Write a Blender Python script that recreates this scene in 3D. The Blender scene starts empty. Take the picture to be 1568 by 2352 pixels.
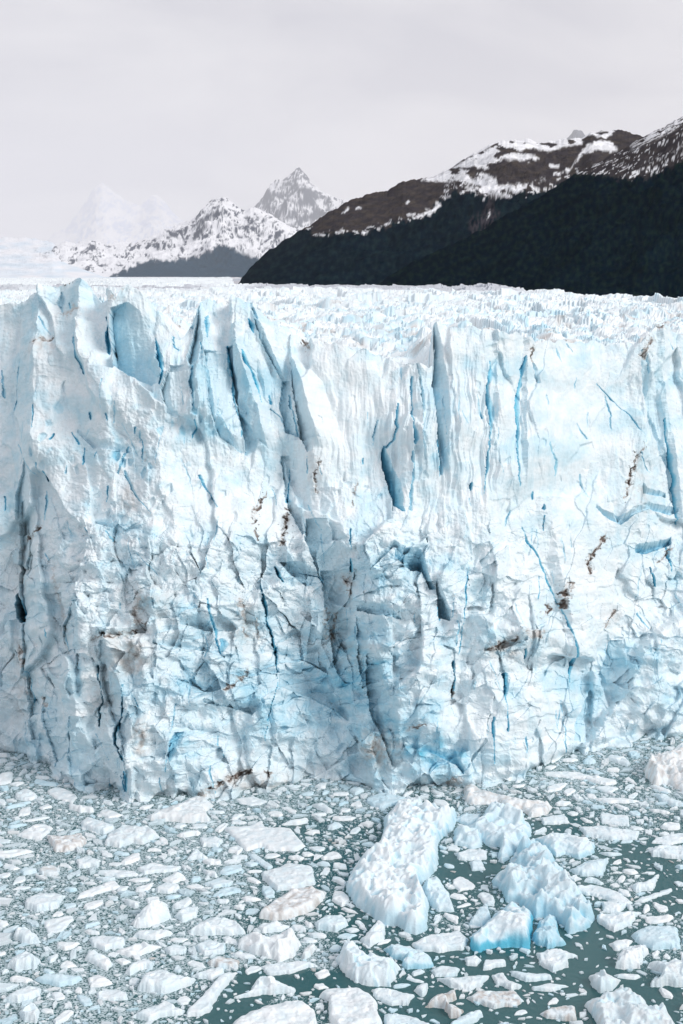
import bpy, math, random
import numpy as np

# ------------------------------------------------------------------ camera, light, exposure
sc = bpy.context.scene
CAM_H = 62.0
F = 3230.0                       # focal length in picture units (picture 1568 x 2351 units)
CX, CY, HOR = 784.0, 1175.5, 631.0
TH = math.atan((CY - HOR) / F)
cam_d = bpy.data.cameras.new('camera')
cam = bpy.data.objects.new('camera', cam_d)
sc.collection.objects.link(cam)
cam.location = (0, 0, CAM_H)
cam.rotation_euler = (math.pi / 2 - TH, 0, 0)
cam_d.sensor_fit = 'VERTICAL'
cam_d.sensor_height = 24.0
cam_d.lens = 24.0 * F / 2351.0
cam_d.clip_start = 0.5
cam_d.clip_end = 600000.0
sc.camera = cam

SUN_EL, SUN_AZ = math.radians(33), math.radians(124)    # azimuth measured from +Y towards +X
sun_d = bpy.data.lights.new('sun', 'SUN')
sun_d.energy = 1.5
sun_d.angle = math.radians(24)
sun_d.color = (1.0, 0.97, 0.93)
sun = bpy.data.objects.new('sun', sun_d)
sc.collection.objects.link(sun)
sun.rotation_euler = (math.pi / 2 - SUN_EL, 0, math.pi - SUN_AZ)

w = bpy.data.worlds.new('World')
sc.world = w
w.use_nodes = True
nt = w.node_tree
nt.nodes.clear()
N = nt.nodes.new
wo = N('ShaderNodeOutputWorld'); bg = N('ShaderNodeBackground')
sky = N('ShaderNodeTexSky'); sky.sky_type = 'NISHITA'; sky.sun_disc = False
sky.sun_elevation = SUN_EL; sky.sun_rotation = SUN_AZ
geo = N('ShaderNodeTexCoord')
sep = N('ShaderNodeSeparateXYZ'); nt.links.new(geo.outputs['Generated'], sep.inputs[0])
# an overcast deck: direction projected on a flat cloud ceiling
zc = N('ShaderNodeMath'); zc.operation = 'MAXIMUM'; zc.inputs[1].default_value = 0.0
nt.links.new(sep.outputs['Z'], zc.inputs[0])
za = N('ShaderNodeMath'); za.operation = 'ADD'; za.inputs[1].default_value = 0.30
nt.links.new(zc.outputs[0], za.inputs[0])
dv = N('ShaderNodeVectorMath'); dv.operation = 'DIVIDE'
cmb = N('ShaderNodeCombineXYZ')
for i in range(3): nt.links.new(za.outputs[0], cmb.inputs[i])
nt.links.new(geo.outputs['Generated'], dv.inputs[0]); nt.links.new(cmb.outputs[0], dv.inputs[1])
nz = N('ShaderNodeTexNoise'); nz.inputs['Scale'].default_value = 1.7; nz.inputs['Detail'].default_value = 5
nz.inputs['Roughness'].default_value = 0.5; nz.inputs['Distortion'].default_value = 0.5
nt.links.new(dv.outputs[0], nz.inputs['Vector'])
cr = N('ShaderNodeValToRGB')
cr.color_ramp.elements[0].position = 0.38; cr.color_ramp.elements[0].color = (4.1, 4.05, 4.5, 1)
cr.color_ramp.elements[1].position = 0.60; cr.color_ramp.elements[1].color = (6.5, 6.35, 6.45, 1)
nt.links.new(nz.outputs['Fac'], cr.inputs[0])
mx = N('ShaderNodeMixRGB'); mx.inputs[0].default_value = 0.94
# an overcast sky is brighter overhead than near the horizon
zb = N('ShaderNodeMapRange'); zb.inputs['From Min'].default_value = .22; zb.inputs['From Max'].default_value = .95
zb.inputs['To Min'].default_value = 1.0; zb.inputs['To Max'].default_value = 1.05
nt.links.new(sep.outputs['Z'], zb.inputs['Value'])
zs_ = N('ShaderNodeVectorMath'); zs_.operation = 'SCALE'
nt.links.new(cr.outputs[0], zs_.inputs[0]); nt.links.new(zb.outputs[0], zs_.inputs['Scale'])
nt.links.new(sky.outputs[0], mx.inputs[1]); nt.links.new(zs_.outputs[0], mx.inputs[2])
nt.links.new(mx.outputs[0], bg.inputs[0]); bg.inputs[1].default_value = 0.1
nt.links.new(bg.outputs[0], wo.inputs[0])

sc.view_settings.view_transform = 'Standard'
sc.view_settings.look = 'None'
sc.view_settings.exposure = 0.42
sc.view_settings.gamma = 1.0
sc.render.engine = 'CYCLES'
sc.cycles.max_bounces = 7
sc.cycles.diffuse_bounces = 5
sc.cycles.glossy_bounces = 2
sc.cycles.volume_bounces = 2
sc.cycles.caustics_reflective = False
sc.cycles.caustics_refractive = False

# ------------------------------------------------------------------ picture <-> world
CT, ST = math.cos(TH), math.sin(TH)
def ray(px, py):
    xc = (np.asarray(px, float) - CX) / F; yc = (CY - np.asarray(py, float)) / F
    return xc, CT + yc * ST, -ST + yc * CT
def to_plane(px, py, z=0.0):
    x, y, zz = ray(px, py)
    t = (z - CAM_H) / zz
    return x * t, y * t
def at_dist(px, py, Y):
    x, y, zz = ray(px, py)
    t = Y / y
    return x * t, CAM_H + zz * t
def proj(x, y, z):
    zz = z - CAM_H
    fwd = y * CT - zz * ST; up = y * ST + zz * CT
    fwd = np.maximum(fwd, 1e-3)
    return CX + F * x / fwd, CY - F * up / fwd

# ------------------------------------------------------------------ numpy noise
def _h(ix, iy, seed):
    n = (ix.astype(np.int64) * 374761393 + iy.astype(np.int64) * 668265263 + seed * 982451653) & 0xFFFFFFFF
    n = ((n ^ (n >> 13)) * 1274126177) & 0xFFFFFFFF
    n = ((n ^ (n >> 16)) * 2246822519) & 0xFFFFFFFF
    n = n ^ (n >> 15)
    return n.astype(np.float64) / 4294967296.0
def noise(x, y, seed=0):
    x0 = np.floor(x); y0 = np.floor(y)
    fx = x - x0; fy = y - y0
    ix = x0.astype(np.int64); iy = y0.astype(np.int64)
    u = fx * fx * fx * (fx * (fx * 6 - 15) + 10); v = fy * fy * fy * (fy * (fy * 6 - 15) + 10)
    r = 0
    for dx in (0, 1):
        for dy in (0, 1):
            a = _h(ix + dx, iy + dy, seed) * 2 * math.pi
            g = np.cos(a) * (fx - dx) + np.sin(a) * (fy - dy)
            r = r + g * (u if dx else 1 - u) * (v if dy else 1 - v)
    return r * 1.5
def fbm(x, y, seed=0, oc=4, gain=0.5):
    r = 0; a = 1.0
    for i in range(oc):
        r = r + a * noise(x, y, seed + i * 17); x = x * 2.03 + 3.1; y = y * 2.03 - 1.7; a *= gain
    return r
def ridged(x, y, seed=0, oc=4, gain=0.5):
    r = 0; a = 1.0
    for i in range(oc):
        r = r + a * (1 - 2 * np.abs(noise(x, y, seed + i * 31))); x = x * 2.1 + 5.3; y = y * 2.1 + 1.9; a *= gain
    return r
def facets(x, y, seed=0, tilt=1.0, off=1.0):
    """broken planes: nearest of random seeds, each with its own offset and tilt. returns (height, edge distance)"""
    ix = np.floor(x).astype(np.int64); iy = np.floor(y).astype(np.int64)
    best = np.full(x.shape, 9.0); sec = np.full(x.shape, 9.0); val = np.zeros(x.shape)
    for dx in (-1, 0, 1):
        for dy in (-1, 0, 1):
            cx = ix + dx; cy = iy + dy
            px = x - (cx + _h(cx, cy, seed)); py = y - (cy + _h(cx, cy, seed + 1))
            d = px * px + py * py
            v = off * (_h(cx, cy, seed + 2) - .5) + tilt * ((_h(cx, cy, seed + 3) - .5) * px + (_h(cx, cy, seed + 4) - .5) * py) * 2
            nb = d < best
            sec = np.where(nb, best, np.minimum(sec, d))
            val = np.where(nb, v, val); best = np.where(nb, d, best)
    return val, np.sqrt(sec) - np.sqrt(best)
def lumps(x, y, seed=0):
    """rounded blocks: a dome round each random seed"""
    ix = np.floor(x).astype(np.int64); iy = np.floor(y).astype(np.int64)
    r = np.zeros(x.shape)
    for dx in (-1, 0, 1):
        for dy in (-1, 0, 1):
            cx = ix + dx; cy = iy + dy
            d = (x - (cx + _h(cx, cy, seed))) ** 2 + (y - (cy + _h(cx, cy, seed + 1))) ** 2
            s_ = .35 + .75 * _h(cx, cy, seed + 2)
            r = np.maximum(r, s_ * np.sqrt(np.maximum(1 - d / (s_ * s_), 0)))
    return r
def sstep(a, b, x):
    t = np.clip((x - a) / (b - a), 0, 1); return t * t * (3 - 2 * t)
def sdf_poly(px, py, poly):
    """signed distance, positive inside"""
    P = np.array(poly, float)
    d = np.full(px.shape, 1e18); ins = np.zeros(px.shape, bool)
    n = len(P)
    for i in range(n):
        ax, ay = P[i]; bx, by = P[(i + 1) % n]
        ex, ey = bx - ax, by - ay
        wx, wy = px - ax, py - ay
        t = np.clip((wx * ex + wy * ey) / (ex * ex + ey * ey + 1e-12), 0, 1)
        qx, qy = wx - ex * t, wy - ey * t
        d = np.minimum(d, qx * qx + qy * qy)
        c = ((ay > py) != (by > py))
        with np.errstate(divide='ignore', invalid='ignore'):
            xi = ax + (py - ay) * ex / (ey if abs(ey) > 1e-9 else 1e-9)
        ins ^= c & (px < xi)
    return np.where(ins, 1, -1) * np.sqrt(d)

# ------------------------------------------------------------------ mesh + object helpers
COL = sc.collection
def grid_faces(nr, nc, keep=None):
    i = np.arange((nr - 1) * (nc - 1)); r = i // (nc - 1); c = i % (nc - 1)
    a = r * nc + c
    f = np.stack([a, a + 1, a + nc + 1, a + nc], 1)
    if keep is not None:
        k = keep.ravel()
        f = f[k[f].all(1)]
    return f
def mesh(name, V, Fq, cols=None, smooth=False):
    V = np.asarray(V, np.float32); Fq = np.asarray(Fq, np.int32)
    me = bpy.data.meshes.new(name)
    k = Fq.shape[1]
    me.vertices.add(len(V)); me.vertices.foreach_set('co', V.ravel())
    me.loops.add(Fq.size); me.loops.foreach_set('vertex_index', Fq.ravel())
    me.polygons.add(len(Fq))
    me.polygons.foreach_set('loop_start', np.arange(0, Fq.size, k, dtype=np.int32))
    me.polygons.foreach_set('use_smooth', np.full(len(Fq), smooth))
    me.update(calc_edges=True)
    if cols is not None:
        at = me.color_attributes.new('tint', 'FLOAT_COLOR', 'POINT')
        c = np.ones((len(V), 4), np.float32); c[:, :cols.shape[1]] = cols
        at.data.foreach_set('color', c.ravel())
    return me
def compact(V, Fq, cols=None):
    used = np.unique(Fq); m = np.full(len(V), -1); m[used] = np.arange(len(used))
    return V[used], m[Fq], (cols[used] if cols is not None else None)
def obj(name, me, mat, parent=None, label=None, cat=None, group=None, kind=None, loc=None):
    o = bpy.data.objects.new(name, me)
    COL.objects.link(o)
    if me is not None and mat is not None and not me.materials: me.materials.append(mat)
    if parent: o.parent = parent
    if label: o['label'] = label
    if cat: o['category'] = cat
    if group: o['group'] = group
    if kind: o['kind'] = kind
    if loc is not None: o.location = loc
    return o

# ------------------------------------------------------------------ materials
def mat_new(name):
    m = bpy.data.materials.new(name); m.use_nodes = True
    n = m.node_tree.nodes; b = n['Principled BSDF']
    return m, m.node_tree, b
def tint_mat(name, rough, bscale, bstr, bdist, var=0.06, spec=0.3, vscale=None, sss=0.0):
    """the mesh's own tint attribute (snow, blue ice and painted shade, grit, rock) with fine procedural variation and grain"""
    m, t, b = mat_new(name)
    a = t.nodes.new('ShaderNodeVertexColor'); a.layer_name = 'tint'
    tc = t.nodes.new('ShaderNodeTexCoord')
    n1 = t.nodes.new('ShaderNodeTexNoise'); n1.inputs['Scale'].default_value = vscale or bscale * .5
    n1.inputs['Detail'].default_value = 6; n1.inputs['Roughness'].default_value = .65
    t.links.new(tc.outputs['Object'], n1.inputs['Vector'])
    mr = t.nodes.new('ShaderNodeMapRange'); mr.inputs['From Min'].default_value = .3; mr.inputs['From Max'].default_value = .7
    mr.inputs['To Min'].default_value = 1 - var; mr.inputs['To Max'].default_value = 1 + var * .5
    t.links.new(n1.outputs['Fac'], mr.inputs['Value'])
    mu = t.nodes.new('ShaderNodeVectorMath'); mu.operation = 'SCALE'
    t.links.new(a.outputs['Color'], mu.inputs[0]); t.links.new(mr.outputs[0], mu.inputs['Scale'])
    t.links.new(mu.outputs[0], b.inputs['Base Color'])
    b.inputs['Roughness'].default_value = rough
    b.inputs['Specular IOR Level'].default_value = spec
    n2 = t.nodes.new('ShaderNodeTexNoise'); n2.inputs['Scale'].default_value = bscale
    n2.inputs['Detail'].default_value = 5
    t.links.new(tc.outputs['Object'], n2.inputs['Vector'])
    bp = t.nodes.new('ShaderNodeBump'); bp.inputs['Strength'].default_value = bstr; bp.inputs['Distance'].default_value = bdist
    t.links.new(n2.outputs['Fac'], bp.inputs['Height']); t.links.new(bp.outputs[0], b.inputs['Normal'])
    return m
M_ice = tint_mat('glacier_ice', .6, 2.6, .25, .2, .07)
M_field = tint_mat('ice_field', .7, .6, .3, .5, .05, .2)
M_berg = tint_mat('berg_ice', .5, 5.0, .5, .1, .06)
M_rock = tint_mat('mountain_slope', .95, .02, .6, 12.0, .28, 0.0, vscale=.03)
M_far = tint_mat('far_mountain_slope', .95, .003, .3, 40.0, .10, 0.0, vscale=.004)

WHITE = np.array([.86, .90, .92]); PALE = np.array([.60, .78, .86]); BLUE = np.array([.11, .50, .68]); DEEP = np.array([.015, .15, .21])  # DEEP paints the darkness inside the deepest cracks
DIRT = np.array([.13, .095, .08]); TAN = np.array([.57, .53, .50])
def ice_col(blue, dirt=None):
    b = np.clip(blue, 0, 1.6)[..., None]
    c = np.where(b < .35, WHITE + (PALE - WHITE) * (b / .35),
        np.where(b < 1, PALE + (BLUE - PALE) * ((b - .35) / .65), BLUE + (DEEP - BLUE) * np.clip((b - 1) / .6, 0, 1)))
    if dirt is not None:
        d = np.clip(dirt, 0, 1)[..., None]
        c = np.where(d < .4, c + (TAN - c) * d / .4 * .8, (c * .2 + TAN * .8) * (1 - (d - .4) / .6) + DIRT * (d - .4) / .6)
    return c

# ================================================================== THE GLACIER FRONT
WL = [(-700, 1690), (-400, 1700), (-150, 1722), (0, 1740), (80, 1752), (150, 1782), (215, 1812), (350, 1830), (450, 1828), (560, 1818), (700, 1806), (840, 1814),
      (950, 1814), (1050, 1806), (1130, 1800), (1200, 1780), (1300, 1738), (1345, 1720), (1400, 1702), (1440, 1692), (1500, 1678), (1568, 1660), (1750, 1622), (2000, 1580), (2300, 1550)]
wlx, wly = to_plane([p[0] for p in WL], [p[1] for p in WL])
NX, NZ, NB = 1240, 980, 60
xs = np.concatenate([np.linspace(-95, -47, 110)[:-1], np.linspace(-47, 52, NX - 218), np.linspace(52, 112, 110)[1:]])
NX = len(xs)
Yb = np.interp(xs, wlx, wly)
k = np.hanning(25); k /= k.sum()
Yb = np.convolve(np.pad(Yb, 12, 'edge'), k, 'valid')
def lean(z): return 0.13 * z + 0.0043 * z * z

CREST = [(-700, 720), (-300, 705), (-100, 712), (0, 700), (40, 697), (75, 682), (105, 664), (135, 668), (142, 662), (160, 650), (180, 644), (198, 650), (212, 668), (228, 686), (240, 678), (250, 668),
         (262, 680), (272, 684), (284, 662), (296, 654), (318, 668), (345, 690), (360, 712), (378, 742), (395, 765), (412, 778), (430, 756), (446, 722), (457, 686), (470, 682),
         (500, 686), (545, 690), (575, 700), (610, 728), (650, 752), (700, 775), (760, 790), (830, 803), (880, 815), (940, 835), (962, 838), (984, 850), (992, 838), (995, 742), (1003, 741), (1030, 752), (1090, 755),
         (1145, 765), (1165, 778), (1180, 765), (1200, 775), (1230, 790), (1290, 780), (1350, 790), (1365, 772), (1385, 788), (1430, 792), (1462, 795), (1478, 775), (1500, 758), (1520, 754), (1545, 762), (1568, 768),
         (1700, 790), (2300, 800)]
# crest height per column
zt = np.linspace(20, 80, 400)
czx = np.zeros(NX)
for i in range(NX):
    Y = Yb[i] + lean(zt)
    ppx, ppy = proj(np.full_like(zt, xs[i]), Y, zt)
    cy = np.interp(ppx, [c[0] for c in CREST], [c[1] for c in CREST])
    j = np.argmax(ppy < cy) if (ppy < cy).any() else len(zt) - 1
    czx[i] = zt[j] if j == 0 else zt[j - 1] + (zt[j] - zt[j - 1]) * (ppy[j - 1] - cy[j - 1]) / ((ppy[j - 1] - cy[j - 1]) - (ppy[j] - cy[j]) + 1e-9)
czx += 0.35 * fbm(xs * .8, xs * 0 + 3.3, 5, 3)
V0 = np.linspace(0, 1, NZ)[:, None]
czs = np.convolve(np.pad(czx, 60, 'edge'), np.hanning(121) / np.hanning(121).sum(), 'valid')
Z = -1.6 + (czs[None, :] + 1.6) * V0 + (czx - czs)[None, :] * V0 ** 9
X = np.repeat(xs[None, :], NZ, 0)
Yw = Yb[None, :] + lean(np.maximum(Z, 0))
PX, PY = proj(X, Yw, Z)
print('wall base', PX.shape)

D = np.zeros_like(X); BL = np.zeros_like(X); DI = np.zeros_like(X)  # BL: blueness, from compact ice and from shade painted into recesses
# --- large relief (px, py, rx, ry, metres outward)
for (bx, by, rx, ry, am) in [
    (300, 1560, 150, 300, 3.4), (120, 1250, 70, 330, 2.8), (20, 1400, 45, 330, -3.4), (760, 1560, 130, 270, -4.0), (930, 1480, 100, 200, 3.2), (480, 1330, 90, 60, 1.5), (560, 1600, 70, 120, 1.5), (1120, 1680, 170, 150, 2.6),
    (560, 1250, 220, 90, 1.4), (640, 1120, 60, 140, -1.6), (1390, 1180, 120, 120, 1.2), (1380, 1620, 60, 160, -1.8), (1500, 1560, 120, 120, 2.5), (860, 1235, 130, 60, 2.0),
    (1000, 1000, 200, 120, 0.9), (880, 1060, 50, 110, -1.5), (400, 900, 140, 80, 1.0), (700, 1780, 200, 40, -1.2), (1010, 1745, 80, 60, -1.8), (1540, 1000, 40, 260, -1.5), (1200, 1450, 110, 60, 1.5), (190, 900, 120, 120, .8)]:
    D += am * np.exp(-((PX - bx) / rx) ** 2 - ((PY - by) / ry) ** 2)
def blob(bx, by, rx, ry):
    return np.exp(-((PX - bx) / rx) ** 2 - ((PY - by) / ry) ** 2)
# --- how broken each part is: smooth slabs above, rubble in the middle and low left
wx = PX + 9 * fbm(PX / 60, PY / 60, 11, 2); wy = PY + 9 * fbm(PX / 60 + 9, PY / 60, 12, 3)
smooth_top = np.clip(1.25 * blob(1180, 980, 300, 190) + blob(780, 930, 130, 150) + .8 * blob(1370, 1330, 110, 160) + .8 * blob(1150, 1680, 150, 90) + .5 * blob(100, 930, 110, 160) + .9 * blob(560, 1190, 170, 55) + .5 * blob(330, 750, 80, 80), 0, 1)
rubble = np.clip(blob(470, 1290, 240, 90) + blob(230, 1300, 110, 160) + .7 * blob(420, 1560, 120, 80) + .8 * blob(640, 1340, 70, 80) + .6 * blob(700, 1460, 90, 60) + .7 * blob(880, 1290, 90, 80)
                 + .6 * blob(1180, 1520, 70, 60) + .5 * blob(1500, 1480, 60, 60) + .5 * blob(330, 1020, 120, 60) + .5 * blob(1000, 1300, 120, 120), 0, 1)
folded = np.clip(blob(430, 1430, 120, 70) + blob(700, 1530, 170, 120) + .8 * blob(900, 1500, 120, 130) + .5 * blob(420, 1700, 140, 80), 0, 1)
rough_ = 1 - .82 * smooth_top
# tall slanted slabs
slant = (wx - .10 * (wy - 1200) * np.where(PX > 900, -.3, 1.0))
f1, e1 = facets(slant / 95, wy / 300, 21, 1.6, 1.0)
f2, e2 = facets(slant / 42, wy / 95, 31, 1.3, 1.0)
f3, e3 = facets(wx / 20, wy / 30, 41, 1.0, 1.0)
f4, e4 = facets(wx / 8.5, wy / 10, 51, 1.0, 1.0)
low = sstep(1100, 1300, PY)
D += f1 * 1.6 * (rough_ * .8 + .2) + f2 * .95 * rough_ * (.35 + .65 * low) + f3 * .20 * rough_ * (.15 + .5 * low) + f4 * .04 * rough_ * (.15 + .5 * low)
def blur(A, n):
    for _ in range(n):
        A = np.pad(A, 1, 'edge'); A = (A[:-2] + 2 * A[1:-1] + A[2:]) / 4; A = (A[:, :-2] + 2 * A[:, 1:-1] + A[:, 2:]) / 4
    return A
Db = blur(D, 4); D = Db + (D - Db) * (.25 + .55 * rubble + .35 * low)
# shelves: lumps that step out downwards, everywhere low on the face
sh1 = (wy + .35 * wx * np.sign(np.sin(PX / 170 + 1)) + 40 * fbm(PX / 120, PY / 70, 64, 4)) / 58 % 1.0
sh2 = (wy - .5 * wx + 26 * fbm(PX / 60, PY / 40, 65, 4)) / 24 % 1.0
la = sstep(1090, 1420, PY + 60 * fbm(PX / 110, PY / 200, 145, 2)) * (1 - .75 * smooth_top)
D += la * .6 * (1.15 * sh1 * (1 - sstep(.86, 1, sh1)) * np.clip(.45 + 1.3 * fbm(PX / 110, PY / 80, 66, 3), 0, 1.2) + .22 * sh2 * (1 - sstep(.85, 1, sh2)) * np.clip(.3 + 1.4 * fbm(PX / 45, PY / 40, 67, 3), 0, 1.1))
f5, e5 = facets(wx / 62 + .3 * wy / 62, wy / 74, 141, 2.6, .9)
f6, e6 = facets(wx / 27 - .4 * wy / 27, wy / 31, 143, 2.0, .9)
D += la * (.42 * f5 + .13 * f6)
D += la * (.2 * fbm(PX / 38, PY / 30, 68, 2) + 1.5 * fbm(PX / 95, PY / 75, 70, 3))
# debris mound leaning on the foot at the far right
md = (PX - np.interp(PY, [1430, 1480, 1560, 1620, 1700, 1760], [1500, 1452, 1425, 1392, 1335, 1290])) * sstep(1400, 1460, PY)
D += 2.6 * sstep(0, 22, md + 8 * fbm(PX / 20, PY / 20, 69, 3)) * sstep(1390, 1450, PY)
D += rubble * (.9 * lumps(wx / 21, wy / 17, 61) + .35 * lumps(wx / 9, wy / 8, 63)) + .16 * rough_ * fbm(PX / 25, PY / 30, 71, 3)
D += .13 * fbm(PX / 18, PY / 70, 72, 3) * (1 - low) + (.02 + .05 * rough_) * fbm(PX / 6, PY / 7, 73, 2)
D += 1.5 * fbm(PX / 130, PY / 150, 74, 2) * (1 - low)
st_ = np.clip(blob(1060, 990, 170, 190) + .6 * blob(1500, 1000, 60, 200) + .8 * blob(520, 900, 130, 150) + .4 * blob(780, 1050, 120, 120), 0, 1)
D += st_ * (.75 * (ridged((PX + 8 * fbm(PX / 80, PY / 80, 84, 2)) / 34, PY / 330, 83, 3) - .4))
# folded wet-looking ledges low in the middle
fy = wy + .28 * wx + 18 * fbm(PX / 90, PY / 50, 75, 3)
sawt = (fy / 34) % 1.0
D += folded * (.75 * (1 - sawt) ** 1.5 * (.5 + noise(PX / 70, PY / 40, 76)) + .3 * ((fy / 13) % 1.0 < .6) * noise(PX / 30, PY / 20, 77))
BL += .22 * folded * sstep(.45, .95, sawt) * sstep(-.1, .5, noise(PX / 60, PY / 30, 78) + .3)  # bluish shade painted on the underside of each fold
# little melt pits
pf, pe = facets(PX / 17, PY / 24, 81, 0, 1)
pit = sstep(.34, .46, pf) * sstep(.1, .5, pe)
D -= .55 * pit * np.clip(blob(330, 1050, 330, 120) + blob(1100, 1050, 330, 200) * .5 + .4, 0, 1) * sstep(.15, .6, noise(PX / 120, PY / 90, 82) + .45)
BL += .45 * pit * blob(280, 1010, 230, 90)
# compact blue ice in noisy patches, and bluish shade of hollows painted as blobs
BL += .20 * sstep(.15, .75, fbm(PX / 130, PY / 90, 90, 4) + .08) + .10 * sstep(.28, .5, f2) + .09
BL += .10 * fbm(PX / 20, PY / 28, 91, 3)
for (bx, by, rx, ry, am) in [(1010, 1740, 75, 60, .85), (930, 1700, 60, 70, .45), (180, 665, 40, 35, .30), (310, 790, 60, 80, .42), (1500, 950, 40, 200, .22), (700, 1600, 160, 120, .28), (470, 1560, 90, 60, .32),
                           (800, 1620, 110, 120, .28), (940, 1290, 50, 40, .4), (1350, 1610, 45, 80, .32), (1420, 1530, 50, 60, .35), (1480, 1260, 60, 22, .40), (170, 1730, 90, 60, .30), (420, 1730, 60, 60, .35), (30, 900, 40, 90, .25),
                           (30, 1160, 30, 60, .5), (790, 1480, 60, 120, .25), (1520, 1590, 50, 40, .25), (560, 900, 90, 100, .15)]:
    BL += .72 * am * blob(bx, by, rx, ry) * (.75 + .5 * fbm(PX / 30, PY / 22, 92, 3))

# --- traced fractures. V: rows (y, xl, xr); the cut is deepest on its left and rises to its right, so its face looks left.
def interp(t, a, b): return np.interp(t, a, b)
def cutV(rows, k, blue=.6, side='L', wob=2.0, dmax=6.0):
    rows = sorted(rows)
    ys = [r[0] for r in rows]
    y0, y1 = ys[0], ys[-1]
    xa, xb = min(r[1] for r in rows) - 8, max(r[2] for r in rows) + 8
    s = (PY > y0) & (PY < y1) & (PX > xa) & (PX < xb)
    if not s.any(): return
    px, py = PX[s], PY[s]
    wv = wob * 1.3 * fbm(py / 22, px * 0 + xa, 101, 4, .6)
    xl = interp(py, ys, [r[1] for r in rows]) + wv; xr = interp(py, ys, [r[2] for r in rows]) + wv * .6
    if side == 'V' or max(r[2] - r[1] for r in rows) < 16:      # a fracture pinches and swells
        xm = (xl + xr) / 2; hw = (xr - xl) / 2 * np.clip(1.0 + .9 * fbm(py / 38, px * 0 + xb, 102, 2), .35, 1.6); xl = xm - hw; xr = xm + hw
    wdt = np.maximum(xr - xl, .01)
    u = (px - xl) / wdt
    ins = (u > 0) & (u < 1) & (wdt > .4)
    m = wdt * .051 * (1.0 if wdt.max() > 16 else 1.1)
    if side == 'L': pr = 1 - u
    elif side == 'R': pr = u
    else: pr = 1 - np.abs(2 * u - 1)
    dd = np.minimum(k * m * pr, dmax)
    d = D[s]; b = BL[s]
    d = np.where(ins, d - dd, d); b = np.where(ins, np.maximum(b, blue * (.55 + .45 * np.clip(pr * 1.6, 0, 1))), b)  # tint strengthens with depth: shade painted over the blue ice of the cut
    D[s] = d; BL[s] = b
def crack(pts, k=3.0, blue=.9, dmax=3.5, wob=2.0):
    if blue < 1.19: k, blue, dmax = k * .55, min(blue * 1.05, 1.0), 1.2
    else: blue -= .12  # dark cracks: their inner shade is painted near black
    """pts: (x, y, width) along a mostly upright line"""
    pts = sorted(pts, key=lambda p: p[1])
    rows = [(pts[0][1] - 3, pts[0][0], pts[0][0])] + [(y, x - w_ / 2, x + w_ / 2) for x, y, w_ in pts] + [(pts[-1][1] + 3, pts[-1][0], pts[-1][0])]
    cutV(rows, k, blue, 'V' if max(p[2] for p in pts) < 5 else 'L', wob, dmax)
def cutH(cols, k, blue=.4, wob=3.0, dmax=4.0):
    """cols: (x, ytop, ybottom): an underside that cuts deeper downwards, then a shelf steps out again"""
    cols = sorted(cols); xx = [c[0] for c in cols]
    s = (PX > xx[0]) & (PX < xx[-1]) & (PY > min(c[1] for c in cols) - 8) & (PY < max(c[2] for c in cols) + 8)
    if not s.any(): return
    px, py = PX[s], PY[s]
    wv = wob * fbm(px / 14, py * 0 + xx[0], 103, 3)
    yt = interp(px, xx, [c[1] for c in cols]) + wv; yb = interp(px, xx, [c[2] for c in cols]) + wv * .5
    h = np.maximum(yb - yt, .01); u = (py - yt) / h
    ins = (u > 0) & (u < 1) & (h > .4)
    D[s] = np.where(ins, D[s] - np.minimum(k * h * .051 * np.clip(u * 1.3, 0, 1), dmax), D[s])
    BL[s] = np.where(ins, np.maximum(BL[s], blue * (.6 + .4 * u)), BL[s])  # blue shadow of the overhang painted in, stronger lower down

# leaning blades and buttresses: rows (y, left foot, edge, right foot); a steep left face and a long right face meet in a sharp edge
def blade(rows, amp, blue=.1):
    ys = [r[0] for r in rows]
    s = (PY > ys[0] - 40) & (PY < ys[-1])
    px, py = PX[s], PY[s]
    wv = 3 * fbm(py / 30, px * 0 + rows[0][1], 105, 4, .55)
    xl, xm, xr = (np.interp(py, ys, [r[i] for r in rows]) + wv for i in (1, 2, 3))
    u = np.where(px < xm, (px - xl) / np.maximum(xm - xl, .5), (xr - px) / np.maximum(xr - xm, .5))
    pr = np.clip(u, 0, 1) * np.clip(np.minimum((xr - xl) / 40, 1), 0, 1) * sstep(0, .22 * (ys[-1] - ys[0]), ys[-1] - py)
    D[s] += amp * pr
    BL[s] += np.where((px < xm) & (u > 0), blue, 0) * np.clip(pr * 3, 0, 1)  # shaded left face painted bluer than the lit right one
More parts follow.
